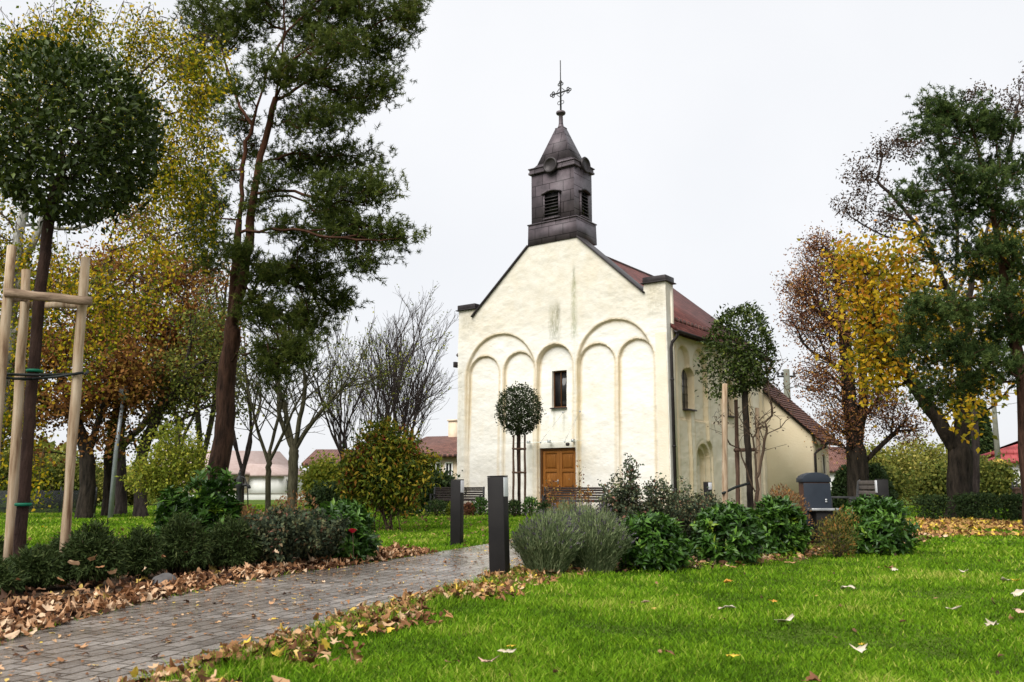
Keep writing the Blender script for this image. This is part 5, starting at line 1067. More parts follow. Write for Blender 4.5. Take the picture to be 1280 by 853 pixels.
# ================================================================ SHRUBS AND HEDGES
def dome(name, label, cat, seed, c, rx, ry, rz_, n, L, W, leaf, group=None, spiky=.5, part='foliage', z0=0.0, shellp=.35, lump=.15, stemmat='stem', rosette=0, kind=1, mu=.45, sg=.22):
    rng = np.random.default_rng(seed); c = np.array([c[0], c[1], 0.]); e = empty(name, c, label, cat, group)
    lob = rand_dir(rng, 14); lob[:, 2] = np.abs(lob[:, 2]); la = rng.uniform(-.6, 1, 14) * lump
    def pts(k, rlo, rhi):
        d = rand_dir(rng, k); d[:, 2] = np.where(d[:, 2] < -.62, -d[:, 2], d[:, 2]); b_ = 1 + (np.exp(-7 * (1 - d @ lob.T)) * la).sum(1, keepdims=True)
        r_ = rhi - (rhi - rlo) * rng.random((k, 1)) ** (1 / shellp * .6); q = d * b_ * r_ * [rx, ry, rz_ * .58]; q[:, 2] += rz_ * .42 + z0; return np.maximum(q, [-99, -99, .015]), d
    m = MB()
    P, d = pts(14, .5, .8)
    for p in P: m.tube([(p[0] * .1, p[1] * .1, -.02), (p[0] * .5, p[1] * .5, p[2] * .55), tuple(p)], [.012, .009, .005], 5)
    m.build('stems', stemmat, e)
    if rosette:
        k = n // rosette; P, d = pts(k, .55, 1.03); ax = unit(d * .8 + [0, 0, .6] + rng.normal(size=(k, 3)) * .35); P = np.repeat(P, rosette, 0); ax = np.repeat(ax, rosette, 0); n = len(P)
        D = unit(ax * rng.uniform(.1, .9, (n, 1)) + unit(np.cross(ax, rand_dir(rng, n))) * .8); N = ax + rng.normal(size=(n, 3)) * .25; P = P + rng.normal(size=(n, 3)) * .012 - ax * rng.random((n, 1)) * .06
        rv = np.repeat(np.clip(rng.normal(mu, sg, k), 0, 1), rosette)
    else:
        P, d = pts(n, .45, 1.03); D = d * spiky + rand_dir(rng, n) * (1 - spiky) + [0, 0, .4]; N = d + rng.normal(size=(n, 3)) * .6; rv = np.clip(rng.normal(mu, sg, n), 0, 1)
    s = rng.uniform(.65, 1.2, n); f_ = leaves if kind == 1 else simple_leaves; V, F = f_(P, D, N, L * s, W * s); npmesh(part, V, [F], leaf, e, np.repeat(rv, 5 if kind == 1 else 4)); return e
g = 'glossy laurel shrubs in the beds'
for (px, Y, rpx, top, lab, sd) in ((815, 10.2, 44, 641, 'round glossy laurel beside the lavender, leftmost on the right-hand bed', 1), (908, 11.0, 41, 628, 'round glossy laurel below the staked tree, second on the right-hand bed', 2),
                                   (974, 12.2, 33, 622, 'glossy laurel just left of the litter bin, third on the right-hand bed', 3), (1096, 12.6, 42, 622, 'largest glossy laurel at the right end of the bed, before the weathered bench', 4)):
    b0 = base(px, Y); h = at(px, top, Y)[2]; dome('laurel_shrub', lab, 'shrub', 100 + sd, b0, ms(rpx, Y) * 1.0, ms(rpx, Y) * .9, h * .93, 5000, .10, .038, 'l_laurel', g, rosette=8, lump=.12)
for (px, Y, rpx, top, lab, sd) in ((262, 10.4, 36, 620, 'tall glossy laurel below the pine trunk, on the left-hand bed', 5), (222, 10.7, 24, 634, 'small glossy laurel left of the tall one below the pine', 6), (424, 11.3, 42, 638, 'glossy laurel with a red rose at the right end of the left-hand bed', 7)):
    b0 = base(px, Y); h = at(px, top, Y)[2]; dome('laurel_shrub', lab, 'shrub', 100 + sd, b0, ms(rpx, Y), ms(rpx, Y) * .9, h * 1.06, 3600, .12, .042, 'l_laurel', g, rosette=8, lump=.25)
# yew-like ground cover at the left
def yew(c, rx, ry, h, seed, label):
    rng = np.random.default_rng(seed); e = empty('yew_shrub', (c[0], c[1], 0), label, 'shrub', 'dark spreading yews in the left-hand bed'); k = 330; m = MB(); PP, DD = [], []
    for i in range(k):
        a = rng.random() * 6.283; r_ = math.sqrt(rng.random()); t_ = np.array([rx * r_ * math.cos(a), ry * r_ * math.sin(a), h * (1 - .55 * r_ ** 2) * rng.uniform(.5, 1.2)]); s0 = np.array([t_[0] * .35, t_[1] * .35, 0.02]); 
        q = t_ * .6 + s0 * .4 + [0, 0, h * .22]; P = [s0 * (1 - u_) ** 2 + q * 2 * u_ * (1 - u_) + t_ * u_ * u_ for u_ in np.linspace(0, 1, 5)]
        if i % 5 == 0: m.tube([tuple(p) for p in P], [.008, .006, .005, .004, .003], 4)
        tt = rng.uniform(.3, 1, 42); p_ = s0 * (1 - tt[:, None]) ** 2 + q * (2 * tt * (1 - tt))[:, None] + t_ * (tt ** 2)[:, None]; dv = unit((t_ - q)[None, :]); PP.append(p_); DD.append(np.repeat(dv, 42, 0) * .8 + rand_dir(rng, 42) * .8)
    m.build('stems', 'stem', e); P = np.concatenate(PP); D = np.concatenate(DD); n = len(P); V, F = simple_leaves(P + rng.normal(size=(n, 3)) * .014, D, rand_dir(rng, n), rng.uniform(.04, .075, n), .014); npmesh('foliage', V, [F], 'l_yew', e, np.repeat(np.clip(rng.normal(.4, .2, n), 0, 1), 4))
for i, (px, Y, rpx, top, lab) in enumerate(((-30, 7.8, 62, 706, 'dark yew at the left edge of the view, at the foot of the stakes'), (42, 8.3, 46, 700, 'dark yew round the trunk foot of the ball-headed tree'), (112, 8.5, 44, 684, 'dark yew right of the stakes'), (172, 9.2, 40, 672, 'dark yew behind the grey stone'), (226, 9.5, 42, 664, 'dark yew below the two laurels, near the litter edge'), (-10, 9.6, 60, 690, 'dark yew farther back behind the leftmost stake'), (288, 9.9, 42, 658, 'dark yew between the tall laurel and the grey-green roses'), (90, 10.0, 46, 680, 'dark yew farthest back, before the open lawn at left'))):
    b0 = base(px, Y); yew(b0, ms(rpx, Y) * .86, ms(rpx, Y) * .66, at(px, top, Y)[2] * (1.05 + .35 * ((i * 7) % 3) / 2), 200 + i, lab)
# rose bushes
def rose(c, rx, h, seed, label, nst=16, hips=14, col='rosehip', leafn=90, group='rose bushes in the beds', leaf='l_rose', L=.045, ry=None):
    rng = np.random.default_rng(seed); e = empty('rose_bush', (c[0], c[1], 0), label, 'rose bush', group); m = MB(); PP = []; tips = []
    for i in range(nst):
        a = rng.random() * 6.283; r_ = rng.random() ** .6; t_ = np.array([rx * r_ * math.cos(a), (ry or rx) * r_ * math.sin(a), h * rng.uniform(.55, 1.0) * (1 - .25 * r_)]); b_ = np.array([rng.normal() * .05, rng.normal() * .05, 0]); q = b_ * .5 + t_ * .5 + [0, 0, h * .15]
        tt = np.linspace(0, 1, 7)[:, None]; P = b_ * (1 - tt) ** 2 + q * 2 * tt * (1 - tt) + t_ * tt * tt + rng.normal(size=(7, 3)) * .012; m.tube([tuple(p) for p in P], list(np.linspace(.008, .0028, 7)), 5); ends = [P[-1]]
        for j in range(4):
            s_ = P[rng.integers(3, 7)]; d_ = unit(rng.normal(size=3) * .6 + [0, 0, .7]); E_ = s_ + d_ * rng.uniform(.08, .22); m.tube([tuple(s_), tuple((s_ + E_) / 2 + rng.normal(size=3) * .01), tuple(E_)], [.0035, .003, .002], 4); ends.append(E_)
            PP.append(s_ + (E_ - s_) * rng.random((leafn // 9, 1)))
        tips += ends; PP.append(P[rng.integers(1, 7, leafn // 2)] + 0)
    m.build('stems', 'stem', e); P = np.concatenate(PP); n = len(P); P = P + rng.normal(size=(n, 3)) * .035; s = rng.uniform(.6, 1.2, n); V, F = leaves(P, rand_dir(rng, n) + [0, 0, -.1], rand_dir(rng, n) + [0, 0, .8], L * s, L * .62 * s); npmesh('foliage', V, [F], leaf, e, np.repeat(rng.random(n), 5))
    for t_ in rng.permutation(np.array(tips))[:hips]:
        m = MB(); m.lathe([(.003, 0), (.009, .004), (.012, .012), (.009, .02), (.003, .024)], tuple(t_), 8); m.build('rosehip', col, e)
    return e
for (px, Y, rpx, top, lab, n_, h_) in ((782, 12.6, 26, 572, 'tallest rose bush with dark hips rising before the church corner', 16, 14), (824, 12.9, 34, 592, 'rose bush with hips in front of the black downpipe', 18, 12), (862, 13.2, 30, 608, 'lower rose bush with pale leaves left of the staked tree', 18, 8),
                                       (888, 14.5, 34, 614, 'low rose bush at the foot of the light stake', 18, 6), (728, 14.0, 26, 590, 'reddish-tipped rose bush behind the lavender, before the door', 9, 8), (692, 13.2, 20, 592, 'thin rose bush behind the left part of the lavender', 7, 6)):
    b0 = base(px, Y); rose(b0, ms(rpx, Y), at(px, top, Y)[2], 300 + px, lab, *((n_ + 6, h_ + 4) if px > 760 else (n_ - 3, h_)), leafn=230 if px > 760 else 60, L=.05, leaf='l_rose' if px > 760 else 'l_pinkbush')
for (px, Y, rpx, top, lab, n_, h_) in ((345, 10.3, 48, 636, 'grey-green rose bush in the middle of the left-hand bed', 34, 5), (392, 10.8, 40, 640, 'dense rose bush with yellowing leaves left of the right-end laurel', 30, 5)):
    b0 = base(px, Y); rose(b0, ms(rpx, Y), at(px, top, Y)[2], 300 + px, lab, n_, h_, leafn=430, L=.055)
# one red rose flower on its stem
fp = at(441, 663, 10.4); e = empty('red_rose', (fp[0], fp[1], 0), 'single red rose in bloom at the right end of the left-hand bed', 'flower')
m = MB(); m.tube([(.02, .05, 0), (.01, .02, fp[2] * .5), (0, 0, fp[2] - .03)], .004, 5); m.build('stem', 'stem', e)
rng = np.random.default_rng(7); n = 26; a = np.arange(n) * 2.4; rr = .006 + .03 * np.arange(n) / n; P = np.stack([rr * np.cos(a) * .5, rr * np.sin(a) * .5, fp[2] - .03 + 0 * a], 1); D = np.stack([np.cos(a) * rr * 22, np.sin(a) * rr * 22, np.full(n, .8)], 1)
V, F = leaves(P, D, np.stack([-np.cos(a), -np.sin(a), .3 + 0 * a], 1), .055, .05, .3); npmesh('petals', V, [F], 'red_petal', e)
# lavender
def lavender(c, rx, ry, h, seed, label, ns_=900):
    rng = np.random.default_rng(seed); e = empty('lavender', (c[0], c[1], 0), label, 'lavender', 'lavender clumps at the path edge')
    a = rng.random(ns_) * 6.283; r_ = np.sqrt(rng.random(ns_)); d = np.stack([np.cos(a) * r_, np.sin(a) * r_], 1); b_ = np.concatenate([d * [rx * .42, ry * .42], np.zeros((ns_, 1))], 1)
    t_ = np.concatenate([d * [rx, ry] * rng.uniform(.85, 1.05, (ns_, 1)), (h * (1 - .42 * r_ ** 2.2) * rng.uniform(.68, 1.04, ns_))[:, None]], 1)
    q = b_ * .55 + t_ * .45 + np.array([0, 0, h * .18]); K = 4; Vs = []; S = rand_dir(rng, ns_) * .0030; S[:, 2] = 0
    for k in range(K + 1): u_ = k / K; p = b_ * (1 - u_) ** 2 + q * 2 * u_ * (1 - u_) + t_ * u_ * u_; Vs += [p - S * (1 - .5 * u_), p + S * (1 - .5 * u_)]
    V = np.stack(Vs, 1).reshape(-1, 3); i = np.arange(ns_) * (2 * K + 2); F = np.concatenate([np.stack([i + 2 * k, i + 2 * k + 1, i + 2 * k + 3, i + 2 * k + 2], 1) for k in range(K)]); npmesh('stalks', V, [F], 'l_lavender', e, np.repeat(rng.random(ns_), 2 * K + 2))
    m_ = 11; j = np.repeat(np.arange(ns_), m_); u_ = rng.uniform(.12, .88, len(j))[:, None]; P = b_[j] * (1 - u_) ** 2 + q[j] * 2 * u_ * (1 - u_) + t_[j] * u_ * u_; D = unit(t_[j] - b_[j]) * 1.1 + rand_dir(rng, len(j)) * .6
    V, F = simple_leaves(P, D, rand_dir(rng, len(j)), rng.uniform(.04, .075, len(j)), .008); npmesh('foliage', V, [F], 'l_lavender', e, np.repeat(rng.random(len(j)), 4))
    sel = np.where(rng.random(ns_) < .14)[0]; j = np.repeat(sel, 7); u_ = rng.uniform(.9, 1.02, len(j))[:, None]; P = b_[j] * (1 - u_) ** 2 + q[j] * 2 * u_ * (1 - u_) + t_[j] * u_ * u_
    V, F = simple_leaves(P, unit(t_[j] - q[j]) + rand_dir(rng, len(j)) * .7, rand_dir(rng, len(j)), .018, .013); npmesh('flowers', V, [F], 'lav_flower', e, np.repeat(rng.random(len(j)), 4))
for (px, Y, rpx, top, lab, sd) in ((684, 9.6, 50, 640, 'grey-green lavender clump next to the near bollard', 1), (742, 9.9, 52, 634, 'fuller lavender clump with faded violet spikes beside the leftmost round laurel', 2), (716, 10.9, 54, 627, 'tall lavender clump at the back, below the bench before the door', 3)):
    b0 = base(px, Y); lavender(b0, ms(rpx, Y), ms(rpx, Y) * .8, at(px, top, Y)[2] * 1.06, 400 + sd, lab, 1500)
# russet shrub and small ones
b0 = base(1046, 11.9); dome('spirea_shrub', 'russet and olive small-leaved shrub at the foot of the litter bin', 'shrub', 121, b0, ms(22, 11.9), ms(20, 11.9), at(1046, 650, 11.9)[2], 1500, .05, .02, 'l_spirea', None, .5, lump=.5)
for (px, Y, rpx, top, lab, mt, sd) in ((985, 14.0, 26, 606, 'pinkish-tipped low shrub between the third laurel and the annex wall', 'l_pinkbush', 1), (355, 12.5, 36, 628, 'buff low shrub with dry heads behind the grey-green rose', 'l_pinkbush', 2), (300, 12.0, 22, 634, 'small buff shrub behind the tall laurel at left', 'l_pinkbush', 3)):
    b0 = base(px, Y); dome('low_shrub', lab, 'shrub', 130 + sd, b0, ms(rpx, Y), .3, at(px, top, Y)[2], 1200, .05, .022, mt, None, .6, lump=.3)
for i, (px, rpx, top, mt, lab) in enumerate(((512, 11, 628, 'l_hedge', 'small dark shrub, leftmost before the church'), (546, 15, 627, 'l_hedge', 'low dark shrub before the left park bench'), (565, 7, 630, 'l_forsythia', 'tiny yellow-green shrub at the farther bollard'), (586, 7, 631, 'l_purple', 'tiny purple-leaved shrub right of the farther bollard'), (601, 11, 625, 'l_laurel', 'small bright green shrub between the two bollards'), (642, 9, 627, 'l_hedge', 'small dark shrub at the foot of the young tree before the church'), (664, 10, 624, 'l_laurel', 'small green shrub just left of the church door bench'), (684, 8, 628, 'l_hedge', 'small dark shrub below the left end of the door bench'))):
    Y = 28.0 if i < 5 else 27.6; b0 = base(px, Y); dome('small_shrub', lab, 'shrub', 140 + i, b0, ms(rpx, Y), ms(rpx, Y), at(px, top, Y)[2], 500, .10, .045, mt, 'small shrubs planted along the church front')
# hedges
def hedge(name, label, cat, P0, P1, dep, h, n, L, W, leaf, seed, group=None, rnd_top=False):
    rng = np.random.default_rng(seed); P0 = np.array(P0[:2]); P1 = np.array(P1[:2]); v = P1 - P0; le = np.linalg.norm(v); e = empty(name, (P0[0], P0[1], 0), label, cat, group, math.atan2(v[1], v[0]))
    x = rng.random(n) * le; f_ = rng.random(n); top = f_ < .35; y = np.where(top, rng.random(n) * dep, np.where(f_ < .75, rng.normal(.04, .05, n), dep - .04)); hh = h * (1 + .06 * np.sin(x * 1.7 + seed) + .04 * np.sin(x * 5)) * (np.minimum(1, np.sqrt(np.clip(np.minimum(x, le - x) / (le * .22), .15, 1))) if rnd_top else 1)
    z = np.where(top, hh + rng.normal(0, .04, n), rng.random(n) * hh); P = np.stack([x, y, np.maximum(z, .02)], 1) + rng.normal(size=(n, 3)) * .03
    D = rand_dir(rng, n) + np.stack([0 * x, np.where(top, 0, np.where(y < dep / 2, -.6, .6)), np.where(top, .8, .2)], 1); V, F = simple_leaves(P, D, rand_dir(rng, n) + np.stack([0 * x, np.where(top, 0, -1.), np.where(top, 1, .3)], 1), L, W); npmesh('foliage', V, [F], leaf, e, np.repeat(np.clip(rng.normal(.45, .22, n), 0, 1), 4))
    m = MB()
    for i in range(max(3, int(le / .5))): xx = (i + .5) * le / max(3, int(le / .5)); m.tube([(xx, dep / 2, 0), (xx + .05, dep / 2, h * .6)], [.02, .01], 5)
    m.build('stems', 'stem', e); return e
gq = 'low clipped box hedge segments at right'
for i, (xa, xb, lab) in enumerate(((1152, 1191, 'clipped low hedge segment left of the thick yellow-tree trunk'), (1195, 1226, 'clipped low hedge segment just right of the thick trunk'), (1227, 1252, 'clipped low hedge segment below the thin pole'), (1253, 1272, 'clipped low hedge segment beside the dark wooden post'), (1276, 1330, 'clipped low hedge segment at the right edge'))):
    hedge('box_hedge', lab, 'hedge', base(xa, 24 + .3 * (i % 2)), base(xb, 24), .5, at(1200, 625, 24)[2], 1800, .07, .04, 'l_hedge', 150 + i, gq)
hedge('garden_hedge', 'rounded dark green hedge right of the church annex, behind the purple-leaved tree', 'hedge', base(1038, 33), base(1118, 32), 1.5, at(1080, 585, 32)[2], 9000, .12, .07, 'l_hedge', 160, None, True)
# yellow-green shrubbery
for i, (px, Y, rpx, top, lab, mt) in enumerate(((1110, 42, 44, 560, 'yellow-green shrub, left one behind the dark hedge', 'l_ygreen'), (1160, 44, 46, 556, 'large yellow-green shrub behind the low hedge, in the middle', 'l_ygreen'), (1205, 40, 30, 585, 'green shrub behind the thick trunk', 'l_olive'), (1238, 38, 26, 590, 'green shrub at the foot of the thin pole', 'l_olive'), (1180, 36, 30, 600, 'low green shrub before the yellow-green shrubbery', 'l_olive'), (1095, 36, 30, 600, 'low olive shrub beside the dark hedge', 'l_olive'),
                                               (60, 38, 60, 575, 'olive-green shrub beyond the netting fence at far left', 'l_olive'), (120, 42, 40, 590, 'green shrub beyond the netting fence, between the trunks', 'l_ygreen'), (-20, 36, 50, 560, 'olive shrub at the left edge beyond the fence', 'l_olive'), (172, 44, 36, 596, 'pale green shrub behind the grey trunk left of the pine', 'l_ygreen'), (405, 34, 16, 590, 'yellow shrub at the foot of the bare trees', 'l_forsythia'), (415, 22, 26, 628, 'low dark green shrub behind the right-end laurel', 'l_hedge'), (540, 33, 22, 606, 'dark green shrub behind the left park bench', 'l_hedge'))):
    b0 = base(px, Y); cane_shrub('garden_shrub', lab, 500 + i, Y, px, [(px, (607 + top) / 2 + 4, rpx, (620 - top) / 2 + 6)], 180, mt, 22, .26 if Y > 30 else .14, .16 if Y > 30 else .09, .10 if Y > 30 else .05, 8, .03, rpx * .8)
# far wood along the horizon
rng = np.random.default_rng(90); n = 60000; th = rng.uniform(-1.15, 1.15, n); rd = rng.uniform(120, 180, n); hh = 3.2 + 2.2 * np.sin(th * 9 + 1) + 1.5 * np.sin(th * 23) + 1.2 * np.sin(th * 61); z = np.abs(rng.random(n)) ** .8 * np.maximum(hh, 1.5)
P = np.stack([rd * np.sin(th), rd * np.cos(th), z], 1); V, F = simple_leaves(P, rand_dir(rng, n), rand_dir(rng, n), 1.5, 1.1); tag(npmesh('far_wood', V, [F], 'l_ygreen', None, np.repeat(np.clip(rng.normal(.35, .2, n), 0, 1), 4)), 'pale far-off shrubs and trees along the horizon', 'wood', kind='stuff')
# ================================================================ FALLEN LEAVES, GRASS, SMALL THINGS
LOB = [(0, 1.0), (18, .62), (38, .80), (58, .50), (80, .86), (112, .55), (140, .62), (172, .30)]
lobes = [(R(a), r_) for a, r_ in LOB] + [(R(360 - a), r_) for a, r_ in LOB[::-1][:-1]]
OUT = np.array([(math.cos(a) * r_, math.sin(a) * r_) for a, r_ in lobes]); NO = len(OUT)
OUT_B = np.array([(math.cos(t_) * .95, math.sin(t_) * .42 * (1 - .25 * math.cos(t_))) for t_ in np.linspace(0, 2 * math.pi, NO, endpoint=False)])
def dead_leaves(rng, P, size, tilt=.6, curl=.5, oval=.35):
    n = len(P); k = NO + 1; s = np.asarray(size).reshape(-1, 1) * np.ones((n, 1)); isov = rng.random(n) < oval
    O = np.where(isov[:, None, None], OUT_B[None], OUT[None]) * (1 + rng.normal(size=(n, NO, 1)) * .08); O = np.concatenate([np.zeros((n, 1, 2)), O], 1) * s[:, :, None] * .5
    cx = rng.normal(0, curl, (n, 1)) / s; cy = (rng.normal(.2, curl, (n, 1))) / s; z = cx * O[:, :, 0] ** 2 * 1.6 + cy * O[:, :, 1] ** 2 * 2.2 + rng.normal(size=(n, k)) * s * .035
    z[:, 0] -= s[:, 0] * .03; L_ = np.concatenate([O, z[:, :, None]], 2); yaw = rng.random(n) * 6.283; pt = rng.normal(0, tilt, n); rl = rng.normal(0, tilt, n)
    def rot(A, a, i, j): c, s_ = np.cos(a)[:, None], np.sin(a)[:, None]; B = A.copy(); B[:, :, i] = A[:, :, i] * c - A[:, :, j] * s_; B[:, :, j] = A[:, :, i] * s_ + A[:, :, j] * c; return B
    L_ = rot(rot(rot(L_, pt, 0, 2), rl, 1, 2), yaw, 0, 1); V = (L_ + P[:, None, :]); lift = np.minimum(V[:, :, 2].min(1) - .012, 0); V[:, :, 2] -= lift[:, None]
    b_ = np.arange(n)[:, None] * k; j = np.arange(NO)[None]; F = np.stack([b_ + 0 * j, b_ + 1 + j, b_ + 1 + (j + 1) % NO], 2).reshape(-1, 3); return V.reshape(-1, 3), F, k
def litter(name, label, seed, P, size, mat, **kw):
    rng = np.random.default_rng(seed); V, F, k = dead_leaves(rng, P, rng.uniform(.6, 1.2, len(P)) * size, **kw); return tag(npmesh(name, V, [F], mat, None, np.repeat(np.clip(rng.normal(.56, .30, len(P)), 0, 1), k)), label, 'leaves', kind='stuff')
def along(rng, line, n, w0, w1, side=1, dens=None):
    """points beside a polyline, w0..w1 metres off it (positive = left of travel)"""
    L_ = np.array(line, float); seg = np.linalg.norm(np.diff(L_, axis=0), axis=1); cum = np.concatenate([[0], np.cumsum(seg)]); t_ = rng.random(n) * cum[-1]; i = np.clip(np.searchsorted(cum, t_) - 1, 0, len(seg) - 1); f_ = ((t_ - cum[i]) / seg[i])[:, None]
    p = L_[i] * (1 - f_) + L_[i + 1] * f_; d = (L_[i + 1] - L_[i]) / seg[i][:, None]; nrm = np.stack([-d[:, 1], d[:, 0]], 1); o = rng.uniform(w0, w1, n); return p + nrm * o[:, None], o
rng = np.random.default_rng(600)
LE = pl[:10]
xy, o = along(rng, LE, 5200, -.10, .95); keep = (o > -.02) | (rng.random(len(o)) < .3); wid = .42 + .55 * vnoise(xy[:, 0], xy[:, 1], rng, .8); keep &= (o < wid + .2 * rng.random(len(o))); xy = xy[keep]; o = o[keep]
z = .015 + rng.random(len(xy)) * .08 * np.clip(o / .15, .1, 1) * np.clip((1.0 - o) / .4, .2, 1); litter('leaf_litter', 'thick band of dry tan leaves banked along the left edge of the path', 601, np.column_stack([xy, z]), .10, 'l_litter', tilt=.38, curl=.75, oval=.5)
xy, o = along(rng, LE, 700, .3, 1.6); litter('leaf_litter', 'scattered brown leaves lying among the yews in the left-hand bed', 602, np.column_stack([xy, rng.random(len(xy)) * .05 + .02]), .11, 'l_litter_dark', tilt=.5)
RE = pr[1:9]
xy, o = along(rng, RE, 4200, -.8, .12); dn = vnoise(xy[:, 0], xy[:, 1], rng, .45); keep = (rng.random(len(o)) < np.clip(.9 + o * 1.1, .05, 1)) & (dn > -.22 + .45 * (-o)) & ((o < .02) | (rng.random(len(o)) < .3)); xy = xy[keep]; o = o[keep]
z = .03 + rng.random(len(xy)) * .05; litter('leaf_litter', 'drift of brown leaves along the right edge of the path on the lawn', 603, np.column_stack([xy, z]), .085, 'l_litter_mid', tilt=.5, curl=.7, oval=.5)
# leaves in the right-hand bed and along its front edge
bb = np.array(bedR); x = rng.uniform(bb[:, 0].min(), bb[:, 0].max(), 9000); y = rng.uniform(bb[:, 1].min(), 14.5, 9000); k = inside(bedR, x, y); x, y = x[k], y[k]
litter('leaf_litter', 'brown and pinkish leaves strewn over the right-hand shrub bed', 604, np.column_stack([x, y, .015 + rng.random(len(x)) * .03])[:1500], .10, 'l_litter_dark', tilt=.4)
fr = [gp(*p) for p in ((640, 724), (700, 721), (760, 719), (857, 712), (955, 706), (1012, 694), (1077, 688), (1138, 677), (1165, 671))]
xy, o = along(rng, fr, 900, -.35, .5); dn = vnoise(xy[:, 0], xy[:, 1], rng, .5); k = (dn > -.1) & (rng.random(len(o)) < np.clip(1 - np.abs(o) * 1.6, .1, 1)); litter('leaf_litter', 'loose leaves along the grass edge of the right-hand bed', 605, np.column_stack([xy[k], .03 + .03 * rng.random(k.sum())]), .105, 'l_litter', tilt=.4)
# green weeds on the bed edge
xy, o = along(rng, fr, 260, -.1, .7); C = np.column_stack([xy, np.full(len(xy), .02)]); P = np.repeat(C, 22, 0) + rng.normal(size=(len(C) * 22, 3)) * [.06, .06, .012]; P[:, 2] = np.abs(P[:, 2]) + .01; n = len(P)
V, F = simple_leaves(P, rand_dir(rng, n) + [0, 0, .5], rand_dir(rng, n) + [0, 0, 1.2], rng.uniform(.02, .05, n), .016); tag(npmesh('weeds', V, [F], 'l_ygreen' if False else 'grass', None, np.repeat(rng.random(n), 4)), 'short green weeds growing on the soil of the right-hand bed', 'weeds', kind='stuff')
# leaves far right under the trees
x = rng.uniform(*sorted((base(1130, 18)[0], base(1420, 18)[0])), 5200); y = rng.uniform(16.5, 24.5, 5200); k = (x / y > .425 - .01 * (y - 17)) & (vnoise(x, y, rng, 1.1) + .35 * (y - 17.5) / 4 > -.12); litter('leaf_litter', 'carpet of yellow and brown leaves under the trees at right, before the low hedge', 606, np.column_stack([x[k], y[k], .03 + .03 * rng.random(k.sum())])[:3600], .15, 'l_litter_yellow', tilt=.35)
# bits on the path
x = rng.uniform(-4, 3, 9000); y = rng.uniform(3.5, 20, 9000); k = inside(path_poly, x, y); litter('leaf_litter', 'small broken leaf pieces scattered on the grey paving', 607, np.column_stack([x[k], y[k], np.full(k.sum(), .012)])[:1900], .045, 'l_litter_mid', tilt=.12, curl=.25, oval=.7)
x = rng.uniform(-4, 3, 1500); y = rng.uniform(3.5, 16, 1500); k = inside(path_poly, x, y); litter('leaf_litter', 'a few whole brown leaves lying on the path', 608, np.column_stack([x[k], y[k], np.full(k.sum(), .014)])[:150], .075, 'l_litter', tilt=.15, curl=.35)
# small dull leaves in the lawn
x = rng.uniform(-9, 14, 6000); y = rng.uniform(3.5, 26, 6000); k = ~inside(path_poly, x, y) & ~inside(bedL, x, y) & ~inside(bedR, x, y); litter('leaf_litter', 'small dull leaves sunk in the grass all over the lawn', 609, np.column_stack([x[k], y[k], np.full(k.sum(), .03)])[:700], .05, 'l_litter_dark', tilt=.5)
x = rng.uniform(-9, 0, 900); y = rng.uniform(14, 30, 900); k = ~inside(path_poly, x, y); litter('leaf_litter', 'brown leaves on the lawn below the pine and the trees at left', 610, np.column_stack([x[k], y[k], np.full(k.sum(), .03)])[:500], .11, 'l_litter_dark', tilt=.4)
# leaves caught on the yews
C = [(118, 698, 8.3), (92, 704, 7.8), (125, 709, 8.1), (24, 724, 7.5), (70, 742, 7.5), (76, 725, 7.7), (232, 690, 8.8), (205, 694, 8.9), (345, 690, 9.7), (180, 712, 8.5), (142, 716, 8.1), (35, 745, 7.3)]
litter('leaf_litter', 'tan leaves caught on top of the dark yews', 611, np.array([at(*c) for c in C]), .10, 'l_litter', tilt=.5)
